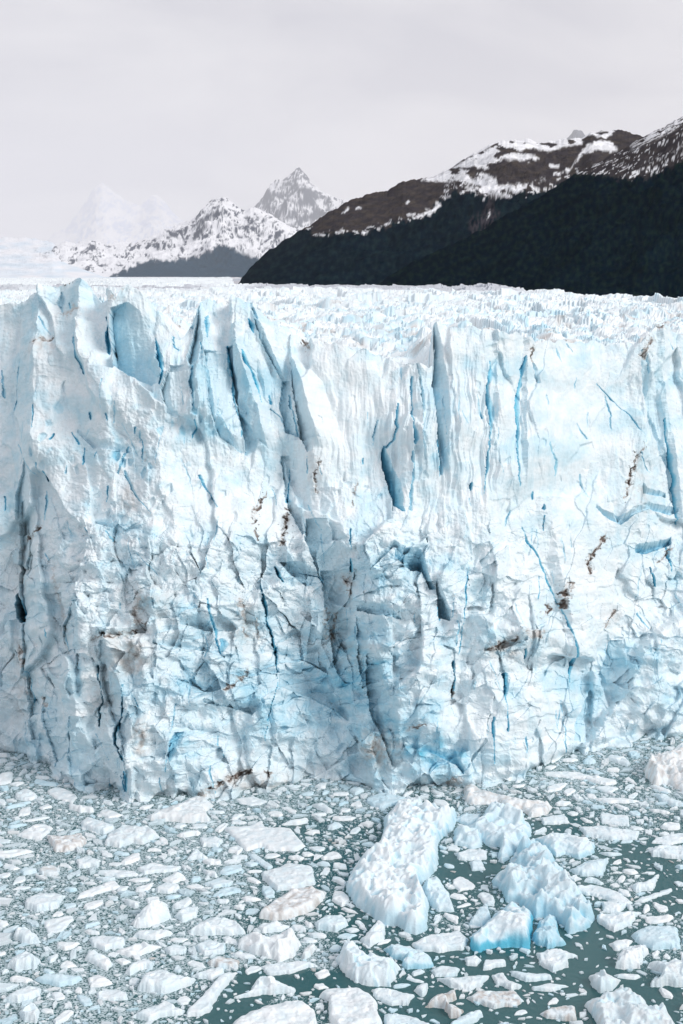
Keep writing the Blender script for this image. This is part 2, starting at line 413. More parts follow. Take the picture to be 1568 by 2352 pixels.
for rows, amp, bl_ in [([(686, 455, 457, 459), (740, 442, 462, 490), (800, 432, 470, 520), (850, 425, 480, 530), (950, 440, 500, 545), (1040, 470, 560, 580)], 3.0, .2),
    ([(795, 522, 545, 560), (850, 530, 562, 590), (930, 538, 590, 612), (1040, 560, 618, 640)], 2.4, .2), ([(700, 574, 582, 592), (780, 590, 612, 640), (870, 630, 655, 670)], 2.0, .2),
    ([(805, 664, 666, 672), (880, 668, 692, 740), (960, 680, 714, 770), (1040, 704, 738, 800)], 3.0, .12), ([(645, 170, 192, 205), (700, 140, 185, 215), (760, 130, 180, 230), (850, 120, 180, 260)], 2.6, .15),
    ([(664, 70, 100, 140), (760, 40, 95, 150), (900, 30, 90, 180), (1100, 60, 100, 200)], 2.6, .1), ([(742, 995, 1000, 1030), (850, 997, 1022, 1110), (1000, 1000, 1035, 1100), (1100, 1008, 1030, 1060)], 1.4, .08),
    ([(838, 956, 962, 980), (900, 950, 972, 996), (1100, 955, 968, 990)], 1.2, .05), ([(770, 1130, 1140, 1190), (950, 1132, 1142, 1184), (1100, 1125, 1135, 1180)], 1.0, .05),
    ([(757, 1500, 1512, 1550), (850, 1500, 1520, 1568), (1000, 1530, 1545, 1600), (1180, 1555, 1566, 1640)], 1.6, .1), ([(780, 1200, 1212, 1290), (950, 1196, 1208, 1330), (1130, 1200, 1208, 1330)], 1.4, .0),
    ([(1160, 700, 770, 900), (1300, 735, 810, 960), (1450, 760, 828, 1000), (1600, 830, 908, 1010), (1800, 905, 925, 1080)], 2.0, .05), ([(1480, 225, 262, 330), (1600, 235, 300, 380), (1830, 270, 310, 430)], 2.2, .1),
    ([(1380, 150, 200, 260), (1550, 150, 200, 240), (1740, 150, 180, 250)], 1.8, .1), ([(900, 360, 395, 470), (960, 355, 400, 470), (1040, 370, 400, 440)], 1.5, .05), ([(780, 176, 184, 240), (900, 205, 215, 300), (960, 230, 250, 320)], 1.6, .08),
    ([(1290, 1090, 1130, 1230), (1450, 1070, 1100, 1200), (1560, 1050, 1070, 1150)], 1.4, .0), ([(1180, 1230, 1262, 1380), (1360, 1275, 1292, 1400), (1560, 1310, 1325, 1400)], 1.6, .0), ([(1050, 655, 700, 760), (1160, 680, 715, 800), (1230, 700, 730, 800)], 1.5, .05)]:
    blade(rows, amp, bl_)
# broad faces that look left, their blue-grey shade painted in as tint
cutV([(700, 288, 300), (716, 256, 322), (760, 256, 340), (800, 257, 356), (840, 262, 368), (868, 300, 376), (884, 345, 370)], .75, .50)
cutV([(672, 140, 150), (700, 137, 152), (725, 146, 150)], 1.3, .35)
cutV([(688, 455, 462), (740, 452, 478), (790, 440, 492), (830, 432, 500), (850, 440, 470)], 1.15, .38)
cutV([(845, 395, 430), (900, 372, 432), (950, 385, 425), (962, 405, 410)], .7, .22)
cutV([(795, 520, 548), (850, 530, 562), (900, 537, 580), (960, 548, 604), (1010, 560, 615), (1042, 560, 570)], .95, .36)
cutV([(810, 470, 505), (860, 476, 530), (920, 480, 536), (1000, 500, 560), (1036, 548, 560)], .75, .30)
cutV([(712, 580, 588), (760, 590, 606), (800, 606, 622), (850, 634, 645), (880, 652, 658)], 1.2, .36)
cutV([(810, 665, 668), (850, 668, 680), (900, 672, 694), (960, 682, 712), (1010, 690, 736), (1040, 706, 716)], 1.0, .32)
cutV([(870, 648, 665), (930, 640, 668), (990, 655, 682), (1002, 682, 690)], 1.2, .48)
cutV([(743, 995, 1000), (780, 996, 1012), (830, 997, 1018), (880, 992, 1030), (960, 1000, 1032), (1050, 1008, 1030), (1090, 1010, 1016)], 1.5, .36)
cutV([(838, 956, 960), (870, 962, 990), (900, 966, 996), (1000, 970, 990), (1060, 972, 978)], .9, .25)
cutV([(1020, 878, 884), (1050, 876, 896), (1080, 882, 908), (1110, 890, 920), (1140, 898, 926), (1162, 904, 926), (1176, 922, 930)], 2.0, .85)
cutV([(812, 1463, 1475), (860, 1466, 1500), (910, 1474, 1518), (970, 1492, 1530), (1020, 1510, 1540), (1070, 1532, 1552), (1140, 1543, 1562), (1190, 1552, 1568)], 1.1, .30)
cutV([(835, 1219, 1224), (850, 1222, 1234), (882, 1234, 1240)], 2, .35)
cutV([(1140, 655, 662), (1170, 662, 690), (1200, 680, 706), (1230, 694, 708)], 1.3, .38)
cutV([(1040, 640, 662), (1100, 650, 668), (1150, 655, 672)], 1.4, .32)
cutV([(1195, 704, 760), (1240, 700, 800), (1290, 720, 770), (1330, 735, 745)], .65, .34)
cutV([(1290, 640, 700), (1320, 668, 740), (1345, 700, 735)], .7, .35)
cutV([(1310, 735, 790), (1370, 742, 815), (1450, 756, 820), (1530, 766, 815), (1570, 790, 810)], .75, .30)
cutV([(1410, 816, 820), (1460, 820, 845), (1530, 822, 840), (1560, 830, 834)], 1.0, .30)
cutV([(1500, 840, 860), (1560, 840, 890), (1640, 850, 915), (1700, 880, 918), (1760, 900, 918)], .85, .38)
cutV([(1240, 1150, 1160), (1290, 1100, 1130), (1340, 1110, 1135), (1390, 1085, 1110)], .5, .20)
cutV([(1150, 45, 62), (1210, 38, 78), (1300, 34, 84), (1360, 40, 80), (1430, 48, 72), (1520, 50, 78), (1640, 60, 90), (1700, 70, 100)], .9, .28)
cutV([(1060, 66, 76), (1140, 36, 78), (1225, 34, 62)], .9, .25)
cutV([(1600, 96, 130), (1640, 100, 150), (1700, 112, 158), (1760, 128, 164)], .4, .3)
cutV([(1640, 176, 200), (1690, 160, 226), (1740, 166, 222), (1800, 180, 205)], .3, .32)
cutV([(1470, 240, 262), (1530, 235, 290), (1600, 245, 300), (1680, 284, 330), (1730, 300, 320)], .65, .22)
cutV([(1380, 180, 205), (1440, 150, 190), (1480, 152, 170)], .7, .25)
cutV([(1470, 1400, 1435), (1540, 1385, 1440), (1600, 1350, 1400), (1660, 1320, 1360), (1700, 1318, 1335)], .5, .42)
cutV([(1560, 420, 440), (1590, 470, 500), (1600, 450, 460)], .8, .4)
cutV([(1678, 405, 430), (1700, 398, 425), (1730, 392, 408), (1742, 396, 400)], 1.2, .75)
cutV([(680, 415, 420), (700, 418, 446), (720, 424, 456), (740, 430, 452), (752, 440, 446)], .6, .50)
# ledges
cutH([(905, 1262, 1285), (940, 1258, 1312), (965, 1262, 1312), (985, 1330, 1355), (1000, 1352, 1354)], 1.3, .62)
cutH([(1000, 1330, 1354), (1005, 1345, 1420), (1030, 1400, 1425)], 1.2, .4)
cutH([(820, 1388, 1402), (860, 1385, 1412), (900, 1400, 1418), (920, 1420, 1424)], 1.5, .42)
cutH([(848, 1300, 1312), (900, 1245, 1262), (930, 1256, 1260)], 1.4, .4)
cutH([(1365, 1160, 1168), (1395, 1178, 1196), (1420, 1188, 1208), (1450, 1165, 1184), (1490, 1152, 1168), (1538, 1160, 1182), (1560, 1165, 1175)], 1.5, .5)
cutH([(1456, 1252, 1270), (1480, 1246, 1272), (1510, 1242, 1262), (1545, 1232, 1250)], 1.6, .72)
cutH([(1478, 1105, 1132), (1486, 1118, 1134), (1534, 1128, 1140)], 1.6, .5)
cutH([(418, 1520, 1528), (450, 1545, 1590), (490, 1560, 1588), (560, 1540, 1560), (600, 1530, 1548), (640, 1535, 1545)], 1.0, .42)
cutH([(420, 1415, 1432), (470, 1418, 1448), (490, 1440, 1452)], 1.1, .3)
cutH([(360, 1468, 1478), (420, 1470, 1488), (500, 1478, 1500), (520, 1500, 1510)], 1.1, .3)
cutH([(640, 1540, 1575), (700, 1548, 1600), (760, 1590, 1630), (800, 1640, 1660)], .8, .36)
cutH([(630, 1480, 1500), (700, 1490, 1520), (750, 1520, 1548)], 1.0, .36)
cutH([(470, 1600, 1612), (520, 1606, 1622), (580, 1595, 1640), (610, 1600, 1610)], .9, .36)
cutH([(240, 1446, 1456), (300, 1442, 1460), (342, 1430, 1452)], 1.6, .2)
cutH([(180, 985, 995), (215, 1005, 1030), (260, 1015, 1035), (300, 1030, 1040)], .8, .25)
cutH([(1108, 1478, 1495), (1150, 1472, 1490), (1200, 1460, 1470)], 1.2, .3)
cutH([(925, 1705, 1712), (985, 1708, 1725), (1045, 1722, 1755), (1062, 1760, 1775)], .8, .8)
cutH([(700, 1800, 1808), (820, 1796, 1812), (845, 1806, 1812)], 1.5, .3)
# long cracks and blue crevasses
crack([(243, 722, 7), (247, 745, 12), (248, 775, 10), (248, 808, 9)], 3.5, 1.1)
crack([(100, 737, 2), (110, 757, 5), (122, 775, 4)], 2, .6)
crack([(175, 772, 2), (184, 827, 6), (198, 862, 10)], 2, .7)
crack([(357, 777, 3), (364, 800, 9), (374, 840, 14), (376, 862, 12), (371, 886, 4)], 3, 1.15)
crack([(50, 837, 2), (44, 880, 4), (36, 915, 6), (30, 937, 3)], 2.5, .7)
crack([(2, 850, 5), (8, 910, 6)], 2, .6)
crack([(92, 942, 2.5), (94, 970, 3.5), (93, 999, 2)], 3, 1.0)
crack([(67, 967, 1.8), (62, 1020, 2.2), (55, 1067, 2)], 2.5, .5)
crack([(400, 727, 3), (398, 752, 5), (399, 782, 4), (404, 800, 5), (414, 808, 2)], 2.5, .8)
crack([(408, 700, 4), (408, 714, 4)], 3, .9); crack([(162, 700, 4), (163, 712, 4)], 3, .9)
crack([(476, 722, 4), (477, 750, 8), (478, 777, 4)], 2.5, .8)
crack([(463, 790, 3), (466, 815, 6), (467, 825, 4)], 3, 1.1)
crack([(522, 795, 6), (528, 835, 9), (532, 862, 5), (535, 907, 5), (540, 935, 2), (551, 960, 3), (556, 1000, 2)], 3, .95)
crack([(560, 815, 3), (570, 840, 10), (583, 865, 12), (590, 885, 6), (594, 905, 2), (602, 925, 2)], 2.5, 1.0)
crack([(574, 740, 9), (579, 752, 11), (583, 770, 6)], 3, 1.15)
crack([(450, 842, 3), (447, 880, 8), (450, 925, 9), (452, 947, 5)], 2, .7)
crack([(665, 905, 3), (667, 927, 5), (676, 960, 4), (685, 997, 3)], 2.5, .7)
crack([(619, 908, 4), (622, 925, 5)], 3, .9); crack([(622, 937, 4), (640, 955, 4), (655, 977, 3)], 2, .5)
crack([(452, 972, 4), (449, 990, 6), (443, 1006, 4)], 3, 1.0); crack([(248, 955, 5), (250, 968, 4)], 3, .8); crack([(210, 950, 6), (211, 964, 4)], 3, .8)
crack([(314, 985, 6), (312, 996, 4)], 3, .8)
crack([(172, 997, 3), (178, 1010, 6), (184, 1022, 4)], 3, 1.0); crack([(222, 1040, 6), (219, 1050, 4)], 3, 1.0); crack([(196, 1030, 4), (193, 1050, 4), (194, 1068, 4)], 3, .9)
crack([(134, 1005, 4), (130, 1018, 4)], 3, .9); crack([(97, 1072, 4), (95, 1085, 3)], 3, .9); crack([(109, 1090, 5), (114, 1105, 5)], 3, 1.2)
crack([(326, 1010, 4), (331, 1040, 5), (327, 1067, 3)], 3, .9); crack([(292, 1026, 8), (283, 1055, 4), (273, 1087, 3)], 2, .7)
crack([(370, 1007, 2), (360, 1067, 2)], 2, .5); crack([(424, 1008, 2.5), (423, 1030, 2)], 2.5, .7)
crack([(457, 1090, 6), (468, 1115, 4), (482, 1135, 5), (500, 1165, 3)], 2.5, .85)
crack([(287, 1082, 4), (298, 1108, 10), (312, 1135, 7), (350, 1180, 2)], 2, .6)
crack([(249, 1118, 3), (246, 1150, 2)], 3, .9)
crack([(662, 1070, 3), (661, 1110, 4), (657, 1150, 4)], 3, 1.0)
crack([(705, 1050, 2.5), (707, 1087, 2)], 2.5, .8); crack([(730, 1065, 2), (738, 1090, 2)], 2.5, .8)
crack([(10, 1140, 5), (12, 1170, 6)], 3, 1.0); crack([(160, 1075, 3), (158, 1090, 3)], 3, .5)
crack([(110, 1130, 4), (114, 1160, 6), (108, 1195, 3)], 2, .7)
crack([(946, 867, 6), (944, 910, 4), (946, 967, 4), (954, 1015, 8), (952, 1024, 5)], 2.5, .8)
crack([(947, 1040, 6), (949, 1087, 6), (944, 1130, 8), (943, 1172, 7)], 2, .65)
crack([(914, 930, 4), (909, 957, 8), (912, 985, 6), (904, 1010, 8), (890, 1024, 10)], 2, .85)
crack([(868, 965, 6), (861, 985, 8), (857, 1020, 3)], 2, .6); crack([(833, 1050, 3), (833, 1062, 3)], 2.5, .8)
crack([(920, 842, 3), (921, 870, 4)], 2, .5)
crack([(1124, 832, 11), (1127, 860, 9), (1120, 885, 6), (1117, 912, 12), (1127, 938, 13), (1127, 987, 4), (1121, 1040, 4), (1121, 1070, 6), (1115, 1100, 3), (1111, 1135, 4)], 2.2, .8)
crack([(1207, 820, 8), (1199, 855, 9), (1192, 890, 8), (1187, 937, 13), (1190, 985, 8), (1188, 1050, 3), (1190, 1070, 4), (1193, 1115, 3)], 2.2, .85)
crack([(1004, 1015, 5), (1008, 1060, 4), (1010, 1092, 2)], 2.5, .9); crack([(1017, 910, 3), (1019, 955, 3), (1024, 1000, 2)], 2, .5)
crack([(968, 985, 2), (970, 1030, 2)], 2, .4); crack([(990, 1030, 2), (992, 1080, 2)], 2, .4); crack([(1143, 985, 2), (1142, 1010, 2)], 2, .5)
crack([(1145, 1060, 2), (1155, 1085, 2)], 2, .5); crack([(1254, 910, 4), (1258, 930, 3)], 2, .4)
crack([(1103, 946, 3), (1107, 960, 4)], 2.5, .8); crack([(1277, 800, 3), (1282, 815, 8), (1287, 832, 3)], 2.2, .6)
crack([(1303, 787, 6), (1317, 805, 3)], 2.2, .6)
crack([(1371, 882, 1.5), (1404, 917, 4), (1412, 925, 2), (1439, 952, 3), (1458, 980, 4), (1484, 1012, 2.5)], 2.5, .8)
crack([(1324, 972, 3), (1338, 995, 4), (1349, 1007, 3)], 2, .55); crack([(1259, 1020, 3), (1264, 1040, 8), (1275, 1060, 8), (1276, 1092, 2)], 2.2, .7)
crack([(1334, 1087, 4), (1339, 1110, 5), (1352, 1140, 2)], 2, .55); crack([(1469, 1042, 2.5), (1482, 1065, 3), (1494, 1082, 4)], 3, .8)
crack([(1528, 960, 3), (1530, 1000, 4), (1540, 1050, 6), (1549, 1090, 7), (1552, 1160, 5), (1560, 1200, 4)], 2.5, .9)
crack([(1528, 785, 3), (1545, 802, 3)], 2, .7); crack([(1478, 835, 3), (1485, 860, 3)], 2, .6); crack([(1082, 1110, 5), (1080, 1125, 4)], 3, .9)
crack([(1224, 1130, 3), (1223, 1145, 4)], 2.5, .8); crack([(1076, 1145, 4), (1082, 1160, 3)], 2.5, .8)
crack([(1247, 1160, 3), (1249, 1170, 5)], 3, .9); crack([(1248, 1185, 3), (1246, 1218, 2)], 3, 1.2)
crack([(806, 1220, 3), (803, 1245, 4), (806, 1264, 2)], 3, 1.1)
crack([(805, 1285, 2), (809, 1312, 5)], 3, 1.2)
crack([(1074, 1299, 3), (1071, 1330, 4), (1065, 1350, 4), (1065, 1419, 2), (1056, 1480, 2.5), (1052, 1500, 2)], 3, 1.0)
crack([(1040, 1518, 6), (1040, 1548, 4), (1039, 1580, 5), (1038, 1604, 3)], 4, 1.35)
crack([(1199, 1210, 2), (1214, 1249, 4), (1239, 1284, 4), (1254, 1318, 8), (1262, 1345, 6), (1269, 1359, 3), (1286, 1404, 2.5), (1302, 1440, 6), (1311, 1470, 5), (1320, 1509, 5), (1312, 1535, 7), (1311, 1566, 4)], 2.5, .95)
crack([(1236, 1325, 1.5), (1235, 1360, 1.8), (1233, 1375, 1.5)], 3, 1)
crack([(1156, 1546, 9), (1159, 1572, 8), (1156, 1600, 3), (1160, 1640, 3), (1162, 1675, 3)], 3, 1.15)
crack([(1199, 1490, 7), (1200, 1510, 5)], 3, 1.3)
crack([(1130, 1645, 4), (1128, 1672, 6), (1129, 1694, 4), (1133, 1750, 3)], 2.5, .95); crack([(1290, 1620, 2), (1296, 1670, 4), (1299, 1729, 3)], 3, .8)
crack([(1326, 1650, 2), (1330, 1700, 2)], 2, .6); crack([(1494, 1304, 5), (1498, 1325, 7), (1503, 1346, 4)], 3.5, 1.3)
crack([(1464, 1409, 5), (1478, 1430, 6), (1486, 1442, 3)], 2.5, .8); crack([(1534, 1245, 5), (1538, 1290, 4), (1542, 1312, 3)], 2.5, 1.0); crack([(998, 1645, 2), (998, 1675, 2)], 3, 1)
crack([(1003, 1395, 3), (1006, 1425, 2.5)], 3, .9); crack([(950, 1410, 2), (951, 1432, 2)], 2, .6)
crack([(33, 1362, 6), (34, 1385, 20), (38, 1410, 24), (42, 1428, 16)], 5, 1.6, 6)
crack([(230, 1527, 5), (233, 1560, 7), (237, 1575, 3), (240, 1598, 5), (236, 1640, 5), (235, 1665, 2)], 4, 1.35)
crack([(295, 1570, 3), (297, 1595, 3), (292, 1615, 6), (290, 1640, 5), (281, 1660, 5), (277, 1672, 6), (274, 1700, 5), (284, 1715, 4), (292, 1730, 8), (294, 1738, 6)], 4, 1.35)
crack([(283, 1750, 2), (287, 1790, 4), (289, 1815, 4)], 3, 1.2); crack([(298, 1765, 5), (296, 1800, 7), (294, 1815, 6)], 3, .9)
crack([(247, 1790, 2), (249, 1816, 2)], 3, 1.2); crack([(371, 1785, 2.5), (372, 1820, 2)], 2, .8); crack([(390, 1740, 2.5), (388, 1765, 2)], 2.5, .9)
crack([(482, 1377, 5), (488, 1405, 6), (492, 1429, 9), (500, 1469, 8), (510, 1500, 6)], 2.2, .9); crack([(512, 1468, 14), (520, 1480, 20), (516, 1495, 8)], 1.2, .75)
crack([(605, 1366, 7), (610, 1395, 8), (613, 1424, 4), (620, 1455, 6), (627, 1480, 7), (634, 1510, 4), (636, 1574, 3), (626, 1610, 3.5), (619, 1640, 2.5), (608, 1700, 2)], 4, 1.35)
crack([(633, 1302, 5), (640, 1318, 9), (650, 1336, 6)], 3.5, 1.3); crack([(598, 1340, 5), (604, 1358, 6)], 3, 1.3); crack([(685, 1315, 8), (738, 1325, 16), (740, 1336, 4)], 2, .7)
crack([(65, 1560, 2.5), (68, 1600, 3), (66, 1640, 2)], 3, 1.1); crack([(52, 1530, 2.5), (60, 1560, 3)], 3, 1.1)
crack([(460, 1488, 3), (470, 1500, 3)], 2, .6); crack([(321, 1600, 4), (328, 1618, 4)], 3, 1.2); crack([(325, 1240, 2), (330, 1260, 2)], 2, .5)
crack([(501, 1690, 3), (502, 1720, 2)], 2.5, .9); crack([(510, 1720, 3), (512, 1740, 2)], 3, 1.2)
crack([(203, 1215, 3), (212, 1235, 4)], 2.5, .9); crack([(254, 1225, 3), (262, 1242, 3)], 2.5, .9); crack([(832, 1515, 5), (838, 1535, 6), (820, 1560, 5)], 2, .8)
crack([(817, 1440, 2), (814, 1470, 2)], 3, 1); crack([(738, 1230, 3), (745, 1300, 2)], 2, .6); crack([(795, 1400, 2), (798, 1460, 2.5)], 2, .7)
# extra random hairline fractures all over the face
rg = random.Random(5)
for i in range(120):
    x0 = rg.uniform(-500, 2100); y0 = rg.uniform(820, 1760); L = rg.uniform(12, 75); sl = rg.gauss(0, .28) + (.18 if x0 < 900 else 0)
    crack([(x0, y0, rg.uniform(1.2, 3)), (x0 + sl * L * .5 + rg.uniform(-3, 3), y0 + L * .5, rg.uniform(1.6, 4.2)), (x0 + sl * L, y0 + L, rg.uniform(1, 2.4))], 2.0, rg.uniform(.35, .8), 1.2)

# --- grit bands
def stain(pts, wd, s=1.0, seed=0):
    for (ax, ay), (bx, by) in zip(pts[:-1], pts[1:]):
        x0, x1 = min(ax, bx) - wd * 3, max(ax, bx) + wd * 3; y0, y1 = min(ay, by) - wd * 3, max(ay, by) + wd * 3
        m = (PX > x0) & (PX < x1) & (PY > y0) & (PY < y1)
        if not m.any(): continue
        px, py = PX[m] + 7 * fbm(PX[m] / 15, PY[m] / 15, 111 + seed, 3), PY[m] + 7 * fbm(PX[m] / 15 + 4, PY[m] / 15, 112 + seed, 3)
        ex, ey = bx - ax, by - ay
        t = np.clip(((px - ax) * ex + (py - ay) * ey) / (ex * ex + ey * ey), 0, 1)
        dd = np.hypot(px - ax - ex * t, py - ay - ey * t)
        v = np.clip(1.15 - dd / wd * (1 + .8 * fbm(px / 5, py / 5, 115 + seed, 3)), 0, 1) * s * np.clip(.7 + 1.1 * fbm(px / 16, py / 16, 113 + seed, 3), 0, 1.1)
        DI[m] = np.maximum(DI[m], v); D[m] -= .3 * np.clip(v, 0, 1)
for a in [([(90, 797), (102, 787), (125, 790), (130, 780)], 5, .6), ([(610, 1127), (597, 1150), (583, 1175), (583, 1192), (588, 1215), (592, 1236)], 4, 1.1), ([(660, 1165), (655, 1190), (656, 1215), (645, 1250)], 6, 1.1),
          ([(695, 765), (702, 788)], 6, 1.1), ([(735, 1062), (722, 1100), (724, 1130)], 3, .8), ([(820, 1100), (814, 1130), (808, 1160)], 3, .6), ([(1474, 1027), (1463, 1045), (1451, 1077), (1441, 1110), (1432, 1145)], 5, 1.15),
          ([(1486, 790), (1470, 822)], 8, .95), ([(1508, 762), (1516, 758)], 5, .9), ([(1219, 803), (1219, 825)], 3, .9), ([(1384, 1234), (1368, 1262), (1349, 1279), (1347, 1300), (1352, 1318)], 4.5, 1.15), ([(1302, 1346), (1293, 1362), (1289, 1385), (1286, 1403)], 7, 1.3),
          ([(1271, 1391), (1252, 1405), (1229, 1418)], 5, 1.1), ([(1412, 1406), (1398, 1420), (1388, 1436)], 4, .7), ([(1205, 1452), (1225, 1458)], 12, .55), ([(1109, 1501), (1130, 1485), (1160, 1472), (1180, 1462)], 5, .9),
          ([(808, 1314), (803, 1325)], 6, 1.1), ([(792, 1335), (800, 1352), (806, 1370)], 4, .9), ([(50, 1234), (75, 1228), (97, 1215)], 4, 1.0), ([(228, 1466), (252, 1458), (281, 1461), (300, 1450), (322, 1453), (336, 1440), (345, 1428)], 4, .95),
          ([(325, 1380), (318, 1410), (322, 1430)], 9, .55), ([(570, 1540), (562, 1555), (545, 1570), (520, 1580)], 5, .9), ([(460, 1824), (490, 1805), (515, 1793), (545, 1782), (575, 1768)], 5, 1.1), ([(610, 1772), (620, 1785)], 4, .9),
          ([(555, 1375), (560, 1410), (562, 1460)], 5, .5), ([(590, 1420), (592, 1460)], 4, .6), ([(770, 1410), (764, 1450), (760, 1470)], 5, .7), ([(1550, 1255), (1530, 1275), (1515, 1290)], 4, 1.0), ([(930, 1672), (968, 1660)], 4, .8),
          ([(150, 655), (160, 650)], 3, 1.0), ([(262, 690), (280, 668)], 8, .5), ([(155, 722), (175, 712)], 9, .45), ([(38, 1480), (48, 1530)], 5, .7), ([(130, 1300), (160, 1500)], 5, .3), ([(96, 1600), (104, 1620)], 4, .7), ([(750, 1400), (745, 1460)], 5, .6),
          ([(1040, 1570), (1036, 1600)], 3, .8), ([(1030, 1795), (1050, 1790)], 8, .8), ([(860, 1700), (850, 1730)], 12, .4), ([(335, 1040), (338, 1060)], 4, .3)]:
    stain(*a)
for (bx, by, rx, ry, am) in [(310, 1500, 40, 45, .42), (300, 1150, 18, 30, .3), (110, 810, 40, 20, .25), (335, 1690, 16, 40, .55), (810, 1500, 60, 50, .16), (590, 1800, 100, 25, .28), (1470, 1130, 26, 60, .2), (1150, 1490, 45, 22, .35), (790, 1340, 25, 20, .3), (720, 1080, 20, 70, .15), (1400, 1420, 35, 25, .15), (870, 1720, 50, 50, .35),
                           (240, 1590, 40, 80, .15), (560, 1430, 40, 80, .15), (50, 1290, 30, 110, .2), (350, 1380, 60, 40, .2), (40, 1560, 30, 100, .15)]:
    DI += am * blob(bx, by, rx, ry) * np.clip(.7 + 1.1 * fbm(PX / 16, PY / 18, 121, 3), 0, 1.5)
# snowier bright patches
BL *= 1 - .75 * np.clip(blob(560, 1190, 150, 45) + blob(1340, 1330, 70, 110) + blob(1090, 1670, 60, 60) + .8 * blob(780, 950, 90, 140) + .6 * blob(1180, 1340, 60, 80), 0, 1) * (BL < .6)
# foot: slight undercut notch at the water
D -= .9 * np.exp(-((Z - .2) / .5) ** 2)

# fade the displacement near the crest a bit less than nothing: keep; move along the face normal
Ys = Yw - D * .965; Zs = Z + D * .26
cols = ice_col(BL, DI)
# back of the crest
ti = np.linspace(0, 1, NB)[1:, None]
bz = Zs[-1][None, :] - ti * (3.0 + 2 * ti) + .5 * facets(xs[None, :] / 1.2 + ti * 0, ti * 10, 131, 1, 1)[0] * np.minimum(ti * 6, 1)
by = Ys[-1][None, :] + ti * 9 + .5 * fbm(xs[None, :] / 2 + ti * 0, ti * 6, 132, 2)
bx_ = np.repeat(xs[None, :], NB - 1, 0)
allX = np.vstack([X, bx_]); allY = np.vstack([Ys, by]); allZ = np.vstack([Zs, bz])
allC = np.vstack([cols, np.repeat(cols[-1][None], NB - 1, 0)])
VV = np.stack([allX, allY, allZ], -1).reshape(-1, 3)
me = mesh('ice_cliff', VV, grid_faces(allX.shape[0], NX)[:, ::-1][:, [3, 2, 1, 0]], allC.reshape(-1, 3))
glacier = obj('glacier', None, None, label='wide white and blue glacier whose cracked ice cliff stands in the lake', cat='glacier', loc=(0, 0, 0))
obj('ice_cliff', me, M_ice, glacier)

# ================================================================== THE ICE FIELD BEHIND THE CREST
def front_y(x): return np.interp(x, xs, Yb) + 20.0
NA, NR = 1150, 900
az = np.tan(np.radians(np.linspace(-24, 24, NA)))[None, :]
# margin: distance at which the ice ends in front of the dark mountain, as picture height
MARG = [(-2500, 640), (0, 640), (240, 640), (540, 638), (545, 657), (700, 659), (1000, 661), (1150, 666), (1215, 674), (1240, 683), (1330, 689), (1568, 697), (1800, 705), (2600, 715)]
MARGD = lambda px: 10.0 * F / (np.interp(px, [m[0] for m in MARG], [m[1] for m in MARG]) - HOR)
fx0 = front_y(az * 190)
t = np.linspace(0, 1, NR)[:, None]
dist = (fx0 + 4) * np.exp(t ** 1.15 * np.log(5200.0 / 180.0))
FX = az * dist; FY = dist + 0 * az
pxa = CX + F * az * CT + 0 * dist
crest_z = np.interp(FX, xs, np.convolve(np.pad(czx, 30, 'edge'), np.hanning(61) / np.hanning(61).sum(), 'valid')) - 2.5
back = FY - (front_y(FX) - 2)
H0 = crest_z + (52.0 - crest_z) * sstep(0, 75, back)
H0 = np.minimum(H0, 56)
# seracs: sharp broken blocks near, fading to fine texture
q1, g1 = facets(FX / 7 + .6 * fbm(FX / 9, FY / 9, 201, 2), FY / 8, 202, 1.4, 1.0)
q2, g2 = facets(FX / 3.0, FY / 3.4, 203, 1.3, 1.0)
q3, g3 = facets(FX / 1.2, FY / 1.5, 204, 1.2, 1.0)
q4, g4 = facets(FX / 22, FY / 22, 205, 1.5, 1.0)
near = np.exp(-np.maximum(back, 0) / 420)
H = H0 + (1.9 * lumps(FX / 5.5, FY / 7.5, 211) + 1.0 * lumps(FX / 2.4, FY / 3.2, 212) - 1.3) * (.25 + .75 * near) + (q1 * 1.1 + q2 * .5 - .4 * sstep(.12, 0, g1)) * (.3 + .7 * near) * (.35 + .65 * sstep(0, 40, back)) + q3 * .4 * near + q4 * 2.2 * sstep(10, 120, back) + .5 * ridged(FX / 40, FY / 40, 206, 3) * sstep(60, 300, back)
H -= 2.5 * sstep(16, 2, back)
mg = MARGD(pxa)
H -= 60 * sstep(1.0, 1.28, FY / mg) * (FY > mg)
H = np.maximum(H, -2)
fb = .04 + .28 * sstep(.3, .7, q1 * .4 + q2 * .6 + .1) * near + .12 * sstep(.1, .6, fbm(FX / 14, FY / 14, 207, 3)) * near
fb += .2 * sstep(.12, .0, g1) * near * sstep(5, 40, back)
fd = .35 * sstep(.35, .8, fbm(FX / 5, FY / 5, 208, 4)) * near
mor = sstep(.62, .8, FY / mg) * (pxa > 545) * sstep(1250, 1150, pxa) * sstep(540, 620, pxa)
mor2 = np.exp(-((FY - 880 - (pxa - 300) * .15) / 95.) ** 2) * sstep(560, 430, pxa) + .8 * np.exp(-((FY - 980) / 60.) ** 2) * sstep(700, 500, pxa)
c = ice_col(fb, fd)
GREY = np.array([.40, .41, .47])
mm = np.clip(mor * .8 + mor2 * .75, 0, 1)[..., None] * (.8 + .2 * fbm(FX / 30, FY / 9, 209, 3))[..., None]
c = c * (1 - mm) + GREY * mm
me = mesh('ice_field', np.stack([FX, FY, H], -1).reshape(-1, 3), grid_faces(NR, NA), c.reshape(-1, 3))
obj('ice_field', me, M_field, glacier)

